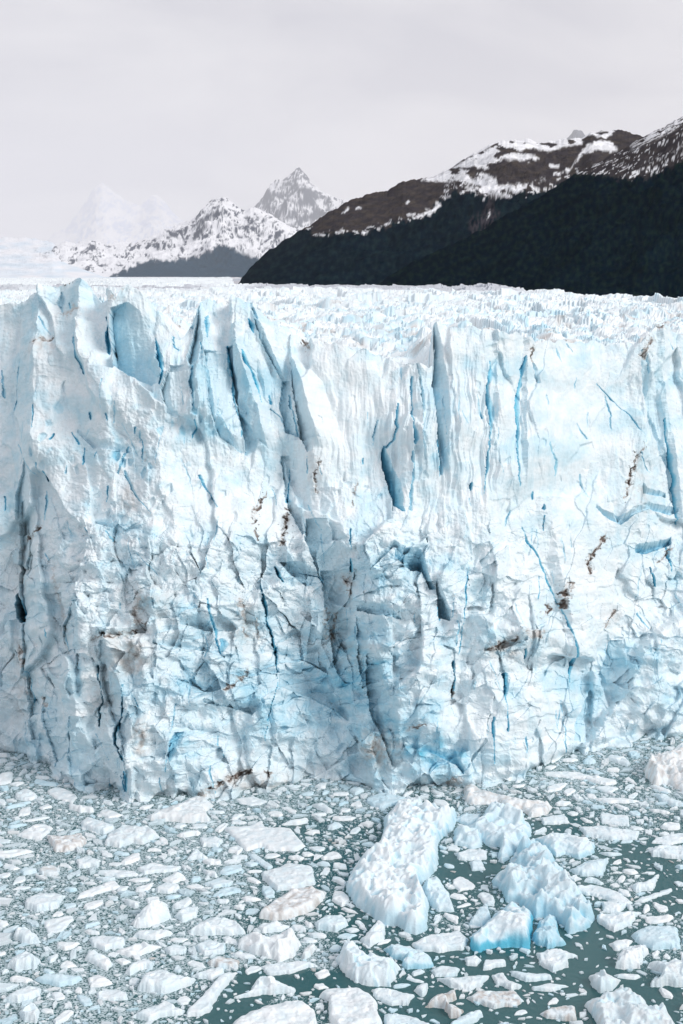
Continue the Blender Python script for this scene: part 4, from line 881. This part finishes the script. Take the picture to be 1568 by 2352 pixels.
berg('ice_floe', R7([(1065, 1253), (1130, 1210), (1230, 1170), (1380, 1150), (1440, 1190), (1455, 1253), (1420, 1320), (1080, 1320)]), 1.0, 'large smooth white floe at the bottom edge, left of centre, below the tailed white floe', 'the large smooth bottom floe', blue=.05, lump=.2, facet=.2, **FL)
berg('ice_floe', R8([(-5, 1095), (60, 1090), (120, 1110), (160, 1150), (160, 1185), (190, 1253), (150, 1320), (0, 1320), (-60, 1240), (-55, 1150), (-110, 1130), (-70, 1095)]), 1.1, 'large rounded white floe at the bottom edge, just left of the hooked dirty iceberg', 'the large rounded bottom floe', blue=.06, lump=.2, facet=.2, **FL)
berg('ice_floe', R7([(1025, 350), (1150, 345), (1200, 320), (1215, 350), (1330, 355), (1400, 435), (1370, 460), (1240, 455), (1200, 440), (1130, 460), (1090, 420)]), .6, 'broad flat white floe with a straight slanting left side, largest near the glacier foot', 'the broad flat floe', blue=.05, lump=.3, facet=.25, **FL)
berg('ice_floe', R7([(675, 300), (740, 270), (830, 240), (905, 205), (985, 250), (940, 280), (965, 310), (960, 325), (860, 330), (760, 320), (690, 318)]), 1.2, 'cream triangular floe just in front of the low muddy foot of the ice cliff', 'the cream triangular floe', blue=.03, dirt=.08, **FL)
for poly, H, lab, sh, kw in [
    (R7([(215, 385), (290, 395), (370, 375), (400, 420), (380, 440), (300, 465), (255, 460), (225, 420)]), .9, 'white floe spotted with brown grit, upper left of the lake', 'the grit-spotted floe', dict(dirt=.30, blue=0, lump=.8)),
    (R7([(370, 330), (400, 305), (520, 340), (525, 365), (470, 385), (375, 350)]), .8, 'white floe just right of the grit-spotted floe', 'the floe right of the grit-spotted one', {}),
    (R7([(480, 430), (500, 380), (570, 340), (640, 350), (680, 345), (735, 395), (650, 430), (610, 420), (550, 445)]), 1.0, 'bulging white floe with a pale blue cap and one brown crack', 'the blue-capped floe', dict(blue=.14, dirt=.08)),
    (R7([(855, 500), (900, 450), (960, 495)]), .8, 'small white pyramid-like floe in the upper middle left', 'the small pyramid floe', {}),
    (R7([(1200, 560), (1250, 545), (1330, 515), (1430, 530), (1450, 610), (1340, 640), (1270, 640), (1205, 590)]), .8, 'wide cream floe touching the far side of the almond-shaped beige floe', 'the wide cream floe', dict(dirt=.05)),
    (R7([(115, 715), (120, 680), (180, 655), (250, 655), (300, 665), (275, 700), (270, 725), (170, 738)]), .8, 'smooth oval white floe near the left edge', 'the smooth oval floe', dict(lump=.1, facet=.12)),
    (R7([(860, 830), (920, 790), (980, 765), (1080, 780), (1130, 840), (1060, 845), (960, 845), (880, 845)]), 1.0, 'humped white floe behind the blocky cracked iceberg', 'the humped floe', {}),
    (R7([(410, 860), (480, 850), (570, 860), (570, 900), (480, 915), (420, 895)]), .7, 'flat white floe below the pointed white wedge', 'the flat floe below the wedge', {}),
    (R7([(25, 990), (60, 950), (120, 920), (185, 960), (160, 1000), (70, 1005)]), 1.3, 'white tent-shaped floe by the left edge, lower part of the lake', 'the tent-shaped floe', {}),
    (R7([(630, 1095), (660, 1030), (740, 1005), (800, 1030), (900, 1045), (880, 1075), (760, 1115), (680, 1105)]), 1.1, 'big ridged white floe left of the long diagonal tongue of ice', 'the big ridged floe', {}),
    (R7([(860, 1220), (860, 1190), (930, 1130), (1010, 1030), (1090, 1020), (1040, 1080), (1010, 1110), (960, 1200), (900, 1222)]), .7, 'long diagonal tongue of white ice bordering the open water', 'the long diagonal tongue', {}),
    (R7([(1075, 1130), (1140, 1110), (1200, 1030), (1270, 1060), (1355, 1090), (1360, 1110), (1200, 1120), (1090, 1137)]), 1.4, 'white floe with a pointed hump and a thin tail, alone in green water', 'the tailed white floe', dict(lump=.15)),
    (R7([(10, 1150), (60, 1110), (130, 1080), (190, 1090), (180, 1130), (80, 1160)]), .8, 'oval white floe close to the bottom left corner', 'the oval corner floe', {}),
    (R7([(440, 1110), (500, 1095), (580, 1110), (585, 1140), (520, 1150), (450, 1140)]), .6, 'rounded flat floe left of the big ridged floe', 'the rounded flat floe', {}),
    (R7([(600, 1220), (680, 1180), (760, 1160), (850, 1195), (840, 1210), (740, 1225), (690, 1240)]), .7, 'broad low floe just below the big ridged floe', 'the broad low floe', {}),
    (R7([(570, 1020), (600, 985), (660, 955), (710, 975), (700, 1000), (640, 1005), (600, 1030)]), .9, 'curled white floe just above the big ridged floe', 'the curled floe', {}),
    (R7([(715, 630), (760, 605), (820, 615), (825, 640), (770, 655), (720, 650)]), .8, 'white lens-shaped floe above the pointed white wedge', 'the lens-shaped floe', {}),
    (R7([(800, 760), (840, 720), (910, 715), (905, 760), (840, 785)]), .8, 'white floe immediately right of the pointed white wedge', 'the floe right of the wedge', {}),
    (R7([(930, 610), (1000, 585), (1070, 600), (1060, 620), (980, 630)]), .5, 'thin pale bluish floe left of the wide cream floe', 'the thin bluish floe', dict(blue=.2)),
    (R7([(915, 400), (990, 395), (1030, 410), (1000, 440), (930, 440)]), .6, 'white floe immediately left of the broad flat floe', 'the floe left of the broad flat one', {}),
    (R7([(1140, 470), (1170, 475), (1255, 530), (1230, 545), (1150, 490)]), .4, 'narrow grey-blue plank of ice in front of the broad flat floe', 'the ice plank', dict(blue=.22)),
    (R7([(85, 1200), (115, 1180), (145, 1165), (180, 1200), (170, 1245), (110, 1245)]), 1.3, 'spiky white lump in the bottom left corner', 'the spiky lump', dict(facet=.8)),
    (R7([(60, 860), (80, 810), (110, 810), (165, 845), (190, 880), (100, 885)]), 1.2, 'peaked white floe near the left edge above the tent-shaped one', 'the peaked floe', {}),
    (R7([(350, 500), (400, 485), (460, 505), (450, 535), (360, 540)]), .7, 'oval white floe below the grit-spotted floe', 'the oval floe below the grit-spotted one', {}),
    (R7([(175, 545), (230, 525), (275, 540), (270, 570), (190, 575)]), .6, 'white floe with a dark brown stone at its left tip', 'the stone-tipped floe', dict(dirt=.2)),
    (R7([(90, 555), (110, 535), (165, 540), (170, 560), (110, 568)]), .5, 'pale blue floe touching the left of the stone-tipped floe', 'the pale blue floe by the stone', dict(blue=.25)),
    (R7([(750, 910), (800, 890), (860, 905), (850, 930), (780, 935)]), .5, 'small oval floe left of the blocky cracked iceberg', 'the small oval floe', {}),
    (R7([(890, 900), (950, 870), (1040, 885), (1030, 930), (940, 940)]), .7, 'white floe with small blue melt dimples, left of the blocky cracked iceberg', 'the dimpled floe', dict(pits=.25, blue=.15)),
    (R7([(1195, 990), (1290, 975), (1400, 965), (1460, 985), (1380, 1005), (1330, 1025), (1230, 1030)]), .5, 'long thin floe above the tailed white floe', 'the long thin floe', {}),
    (R7([(880, 1035), (960, 1000), (1020, 995), (1030, 1020), (970, 1050), (910, 1045)]), .6, 'white floe on top end of the long diagonal tongue', 'the floe at the tongue end', {}),
    (R7([(950, 970), (1000, 945), (1100, 965), (1090, 1000), (1000, 1000)]), .7, 'dirty crumbling floe with brown specks above the long diagonal tongue', 'the crumbling dirty floe', dict(dirt=.3)),
    (R7([(1445, 790), (1500, 755), (1568, 755), (1600, 800), (1540, 830), (1460, 820)]), .8, 'pale bluish floe between the almond-shaped beige floe and the holed white iceberg', 'the bluish floe by the almond', dict(blue=.2)),
    (R7([(1385, 950), (1400, 905), (1440, 885), (1460, 910), (1430, 935), (1400, 960)]), .9, 'grey ring-shaped remnant left of the holed white iceberg', 'the grey ring-shaped remnant', dict(dirt=.15)),
    (R8([(895, 930), (980, 910), (1085, 940), (1030, 960), (1040, 990), (970, 1015), (910, 980)]), .9, 'lone white anvil-shaped floe in open water below the pointed turquoise iceberg', 'the anvil-shaped floe', {}),
    (R8([(320, 890), (400, 850), (540, 830), (585, 870), (560, 910), (460, 925), (350, 915)]), .8, 'wide white floe left of the blue-faced iceberg', 'the wide floe by the blue face', {}),
    (R8([(435, 1045), (560, 1040), (680, 1030), (640, 1080), (590, 1100), (500, 1085)]), .8, 'white boat-shaped floe above the flat brown-streaked floe', 'the boat-shaped floe', {}),
    (R8([(135, 1100), (200, 1090), (335, 1125), (300, 1165), (230, 1170), (160, 1140)]), .6, 'white oval floe touching the large rounded bottom floe', 'the oval bottom floe', {}),
    (R8([(575, 1135), (640, 1105), (790, 1105), (840, 1150), (800, 1170), (700, 1180), (600, 1150)]), .6, 'flat grey floe streaked with brown mud near the bottom edge', 'the brown-streaked floe', dict(dirt=.34)),
    (R8([(195, 1210), (300, 1215), (400, 1250), (400, 1300), (200, 1300)]), .7, 'low bluish floe cut by the bottom edge, right of the large rounded bottom floe', 'the low bluish bottom floe', dict(blue=.2)),
    (R8([(500, 1253), (560, 1215), (640, 1190), (650, 1220), (600, 1253), (500, 1300)]), 1.0, 'tilted bluish wedge at the bottom edge right of the hooked dirty iceberg', 'the tilted bluish wedge', dict(blue=.24)),
    (R8([(910, 1210), (970, 1180), (1070, 1170), (1080, 1240), (1030, 1240), (940, 1225)]), .8, 'small brownish floe left of the lumpy grey iceberg', 'the small brownish floe', dict(dirt=.32)),
    (R8([(1330, 850), (1400, 805), (1540, 810), (1558, 905), (1430, 915), (1360, 880)]), 1.0, 'smooth pale turquoise block near the right edge', 'the turquoise block', dict(blue=.28, facet=.15, lump=.1, edge=.4)),
    (R8([(1170, 755), (1280, 740), (1380, 740), (1340, 780), (1330, 800), (1250, 830), (1180, 790)]), .9, 'white floe touching the right end of the fluted grey-blue iceberg', 'the floe by the fluted iceberg', {}),
    (R8([(1195, 695), (1260, 680), (1310, 710), (1270, 745), (1200, 740)]), .8, 'small white floe under the long log-like floe', 'the floe under the log', {}),
    (R8([(1075, 620), (1180, 620), (1270, 650), (1340, 700), (1300, 715), (1180, 670), (1080, 650)]), .6, 'long log-like floe slanting right from the fluted grey-blue iceberg', 'the log-like floe', {}),
    (R8([(1320, 620), (1400, 600), (1460, 565), (1450, 600), (1430, 640), (1350, 645)]), .8, 'white fin-shaped floe right of the log-like floe', 'the fin-shaped floe', {}),
    (R8([(1090, 350), (1200, 345), (1370, 370), (1360, 405), (1240, 410), (1120, 390)]), .7, 'big flat white floe right of the knobbly pale blue iceberg', 'the big flat right floe', {}),
    (R8([(1190, 285), (1320, 300), (1320, 345), (1190, 330)]), .4, 'bright rectangular floe behind the big flat right floe', 'the rectangular floe', dict(lump=.1)),
    (R8([(910, 310), (1020, 290), (1050, 330), (930, 340)]), .5, 'white floe in front of the right end of the cream-tan slab', 'the floe before the slab', {}),
    (R8([(520, 470), (600, 450), (670, 460), (665, 500), (540, 500)]), .8, 'white floe right of the waist of the longest pitted iceberg', 'the floe at the iceberg waist', {}),
    (R8([(585, 510), (640, 500), (660, 545), (600, 550)]), .7, 'small pale block left of the fluted grey-blue iceberg', 'the small pale block', dict(blue=.2)),
    (R8([(1040, 550), (1130, 510), (1230, 490), (1200, 570), (1100, 575)]), 1.0, 'bluish broken floe behind the right shoulder of the fluted iceberg', 'the bluish broken floe', dict(blue=.22)),
    (R8([(1410, 460), (1480, 430), (1600, 445), (1600, 500), (1430, 485)]), .8, 'white floe at the right edge, halfway between the beige iceberg and the turquoise block', 'the white right-edge floe', {}),
    (R8([(1340, 690), (1480, 640), (1520, 632), (1520, 645), (1380, 695)]), .35, 'thin stick of white ice right of the log-like floe', 'the thin ice stick', {}),
    (R8([(115, 220), (180, 190), (300, 215), (260, 240), (180, 270), (120, 240)]), .6, 'pale blue sheet of ice at the glacier foot behind the longest iceberg', 'the pale blue sheet', dict(blue=.3)),
    (R8([(80, 870), (130, 830), (170, 780), (200, 800), (195, 870), (130, 900)]), 1.2, 'knobbly white lump between the longest pitted and the hollowed iceberg', 'the knobbly lump', {}),
    (R8([(565, 950), (610, 940), (645, 960), (620, 985), (575, 985)]), .7, 'round white cake of ice below the blue-faced iceberg', 'the round ice cake', {}),
    (R8([(660, 960), (750, 960), (755, 985), (690, 1000), (650, 1010)]), .6, 'small white floe right of the round ice cake', 'the floe right of the round cake', {}),
    (R8([(690, 1030), (740, 1020), (760, 1050), (830, 1080), (780, 1100), (710, 1070)]), .8, 'grey cracked floe right of the boat-shaped floe', 'the grey cracked floe', dict(dirt=.08, blue=.15)),
    (R8([(770, 1010), (830, 1020), (960, 1025), (970, 1050), (850, 1060), (780, 1030)]), .6, 'bluish narrow floe below the anvil-shaped floe', 'the bluish narrow floe', dict(blue=.2)),
    (R8([(870, 1085), (960, 1070), (1045, 1080), (960, 1105), (880, 1100)]), .5, 'thin white floe left of the heart-shaped grey iceberg', 'the thin floe by the heart', {}),
    (R8([(580, 800), (620, 740), (665, 700), (685, 770), (650, 810)]), 1.3, 'ghostly pale blue fin behind the blue-faced iceberg', 'the pale blue fin', dict(blue=.25)),
    (R8([(410, 1010), (470, 985), (540, 1000), (530, 1035), (430, 1035)]), .5, 'submerged-looking grey floe above the boat-shaped floe', 'the greyish drowned floe', dict(blue=.2, dirt=.06)),
    (R8([(330, 1100), (370, 1070), (400, 1065), (390, 1110), (370, 1128)]), .7, 'small upright chip above the hooked dirty iceberg', 'the small upright chip', {}),
    (R8([(520, 320), (560, 290), (640, 290), (630, 320), (580, 345)]), .8, 'bluish floe wedged beside the shoulder of the longest pitted iceberg', 'the wedged bluish floe', dict(blue=.24)),
    ]:
    kw = dict(kw)
    berg('ice_floe', poly, H, lab, sh, **FL, **kw)
print('landmarks', len(LM))

# ---- the many small floes: place by falling size on the free water
rs = np.random.RandomState(7)
ux, uy = 1568 + 60, 0
def place(n, rmin, rmax, pw, gap=.12, tries=1):
    out = []
    u = rs.rand(n); r = (rmin ** -pw + u * (rmax ** -pw - rmin ** -pw)) ** (-1 / pw)
    r = np.sort(r)[::-1]
    # sample uniformly in world over the visible trapezoid (with a margin)
    for rr_ in r:
        Yp = rs.uniform(97, 205); hw = Yp * .245 * 1.22 + 2
        Xp = rs.uniform(-hw, hw)
        i = int((Xp - OCC0X) / CELL); j = int((Yp - OCC0Y) / CELL)
        if i < 0 or j < 0 or i >= occ.shape[1] or j >= occ.shape[0] or occ[j, i]: continue
        if rs.rand() < OW[j, i] * (.93 if rr_ > .25 else .80): continue
        if rs.rand() < SP[j, i] * (.92 if rr_ > .3 else .45): continue
        e = rs.uniform(1.15, 2.6); a = rs.uniform(0, math.pi)
        q = (rr_ + gap * .5) / CELL
        ok = True
        for th in np.linspace(0, 2 * math.pi, 11)[:-1]:
            cx_ = math.cos(th) * q * e ** .5; cy_ = math.sin(th) * q / e ** .5
            ii = int(i + cx_ * math.cos(a) - cy_ * math.sin(a)); jj = int(j + cx_ * math.sin(a) + cy_ * math.cos(a))
            if ii < 0 or jj < 0 or ii >= occ.shape[1] or jj >= occ.shape[0] or occ[jj, ii]: ok = False; break
        if not ok: continue
        R_ = int(q * e ** .5) + 1
        j0, j1, i0, i1 = max(j - R_, 0), j + R_ + 1, max(i - R_, 0), i + R_ + 1
        yy, xx = np.mgrid[j0:min(j1, occ.shape[0]), i0:min(i1, occ.shape[1])]
        dx, dy = (xx - i) * math.cos(a) + (yy - j) * math.sin(a), -(xx - i) * math.sin(a) + (yy - j) * math.cos(a)
        occ[j0:j1, i0:i1] |= ((dx / (q * e ** .5)) ** 2 + (dy / (q / e ** .5)) ** 2) < .92
        out.append((Xp, Yp, rr_, e, a))
    return out
fl = place(2600, .75, 2.2, 1.6, .10)
fl += place(16000, .36, .8, 1.2, .06)
fl += place(52000, .15, .37, 1.0, .03)
fl.sort(key=lambda f: -f[2] * (120 / f[1]))
print('small floes', len(fl))
def floe_geo(r, e, a, k, hfac, seedr):
    """a low angular slab with a chipped rim, a bevel and an uneven top"""
    th = np.linspace(0, 2 * math.pi, k + 1)[:-1] + seedr.uniform(-.42, .42, k)
    rad = r * seedr.uniform(.5, 1.35, k)
    h = min(r, .8) * hfac * seedr.uniform(.3, 1.7) + .03
    tx, ty = seedr.uniform(-.3, .3, 2) * h / r
    rings = []
    for sc_, hz in ((1.03, -.12), (1.0, .7 * h), (.93, 1.0 * h), (.5, 1.05 * h)):
        X = np.cos(th) * rad * sc_ * e ** .5; Y = np.sin(th) * rad * sc_ / e ** .5
        Zv = np.full(k, hz) + (seedr.uniform(-.25, .25, k) * h if hz > 0 else 0) + (X * tx + Y * ty if hz > .3 * h else 0)
        rings.append(np.stack([X * math.cos(a) - Y * math.sin(a), X * math.sin(a) + Y * math.cos(a), Zv], 1))
    V = np.vstack(rings + [np.array([[0, 0, h * seedr.uniform(.9, 1.6)]])])
    Fs = []
    for q in range(3):
        i = np.arange(k); j = (i + 1) % k
        Fs.append(np.stack([q * k + i, q * k + j, (q + 1) * k + j], 1)); Fs.append(np.stack([q * k + i, (q + 1) * k + j, (q + 1) * k + i], 1))
    i = np.arange(k); Fs.append(np.stack([3 * k + i, 3 * k + (i + 1) % k, np.full(k, 4 * k)], 1))
    return V, np.vstack(Fs)
NIND = 292 - len(LM)
COLS = [('white', 0.04, 0), ('white', .10, 0), ('pale blue', .30, 0), ('grey', .22, .05), ('white', .02, .02)]
sr = np.random.RandomState(21)
cnt = {}
shapes = ['rounded', 'angular', 'long narrow']
ind = 0; rest_i = []
for n_, (x, y, r, e, a) in enumerate(fl):
    p, q = proj(x, y, 0.)
    if ind < NIND and -5 < p < 1573 and 1600 < q < 2340:
        cname, bl, di = COLS[sr.choice(5, p=[.40, .28, .16, .06, .10])]
        if r > .5:                                       # a finer, chipped body built like the traced floes
            k = sr.choice([6, 7, 8, 9]); th = np.linspace(0, 2 * math.pi, k + 1)[:-1] + sr.uniform(-.3, .3, k); rad = r * sr.uniform(.6, 1.25, k)
            Xc, Yc = np.cos(th) * rad * e ** .5, np.sin(th) * rad / e ** .5
            Xp_, Yp_ = x + Xc * math.cos(a) - Yc * math.sin(a), y + Xc * math.sin(a) + Yc * math.cos(a)
            P1, P2 = proj(Xp_, Yp_, 0 * Xp_)
            sd[0] += 11
            me, (cx_, cy_) = berg_mesh(list(zip(P1, P2)), sr.uniform(.12, .45) * min(r, 1.3) + .10, sd[0], blue=bl, dirt=di, lump=.3, facet=.9, cell=.07 if r < 1 else .09)
        # name it by the nearest traced neighbour
        dd = [(math.hypot(l[0] - p, (l[1] - q) * 1.6), l) for l in LM]; _, L_ = min(dd, key=lambda t_: t_[0])
        dx, dy = p - L_[0], (q - L_[1]) * 1.6
        side = ('right of' if dx > 0 else 'left of') if abs(dx) > abs(dy) else ('in front of' if dy > 0 else 'behind')
        shp = 'narrow' if e > 1.9 else ('compact' if e < 1.45 else 'angular')
        key = (cname, shp, side, L_[2]); cnt.setdefault(key, []).append((math.hypot(dx, dy), ind))
        o = obj('ice_floe', me, M_berg, cat='ice floe', group='small ice floes on the lake', loc=(cx_, cy_, 0))
        o['label'] = ''; cnt[key][-1] += (o,)
        ind += 1
    else: rest_i.append(n_)
ORD = ['nearest', 'second nearest', 'third nearest', 'fourth nearest', 'fifth nearest', 'sixth nearest', 'seventh nearest', 'eighth nearest', 'ninth nearest', 'tenth nearest'] + ['%dth nearest' % q for q in range(11, 90)]
for (cname, shp, side, sh), lst in cnt.items():
    lst.sort(key=lambda t_: t_[0])
    for i, (_, _, o) in enumerate(lst):
        o['label'] = f'{cname} {shp} floe {side} {sh}' + ('' if len(lst) == 1 else f', {ORD[i]}')
Vs, Fs, Cs = [], [], []; base = 0
for n_ in rest_i:
    x, y, r, e, a = fl[n_]
    k = sr.choice([4, 5, 6]) if r < .3 else (sr.choice([5, 6, 8]) if r < .5 else 10)
    V, Fc = floe_geo(r, e, a, k, .30 if r < .5 else .28, sr)
    V = V + [x, y, 0]
    _, bl, di = COLS[sr.choice(5, p=[.30, .28, .20, .14, .08])]
    cc = sr.uniform(.82, 1.02) * ice_col(np.full(len(V), bl + sr.uniform(0, .1)), np.full(len(V), di + (.35 if sr.rand() < .006 else 0)))
    Vs.append(V); Fs.append(Fc + base); Cs.append(cc); base += len(V)
me = mesh('brash_ice', np.vstack(Vs), np.vstack(Fs), np.vstack(Cs))
obj('brash_ice', me, M_berg, kind='stuff', label='crushed white brash ice drifting between the larger floes', cat='brash ice')

# ================================================================== HAZE
def haze():
    x0, x1, y0, y1, z0, z1 = -110000, 110000, -400, 290000, -3.0, 24000.0
    V = [(x, y, z) for z in (z0, z1) for y in (y0, y1) for x in (x0, x1)]
    Fq = [(0, 2, 3, 1), (4, 5, 7, 6), (0, 1, 5, 4), (2, 6, 7, 3), (0, 4, 6, 2), (1, 3, 7, 5)]
    me = mesh('haze', np.array(V, float), np.array(Fq))
    m = bpy.data.materials.new('haze_air'); m.use_nodes = True
    t = m.node_tree; t.nodes.clear()
    o = t.nodes.new('ShaderNodeOutputMaterial'); v = t.nodes.new('ShaderNodeVolumePrincipled')
    v.inputs['Color'].default_value = (.985, .985, 1, 1); v.inputs['Density'].default_value = 7.0e-6; v.inputs['Anisotropy'].default_value = .1
    t.links.new(v.outputs[0], o.inputs['Volume'])
    obj('haze', me, m, kind='stuff', label='thin white haze filling the air in front of the far peaks', cat='haze')
haze()
print('done')
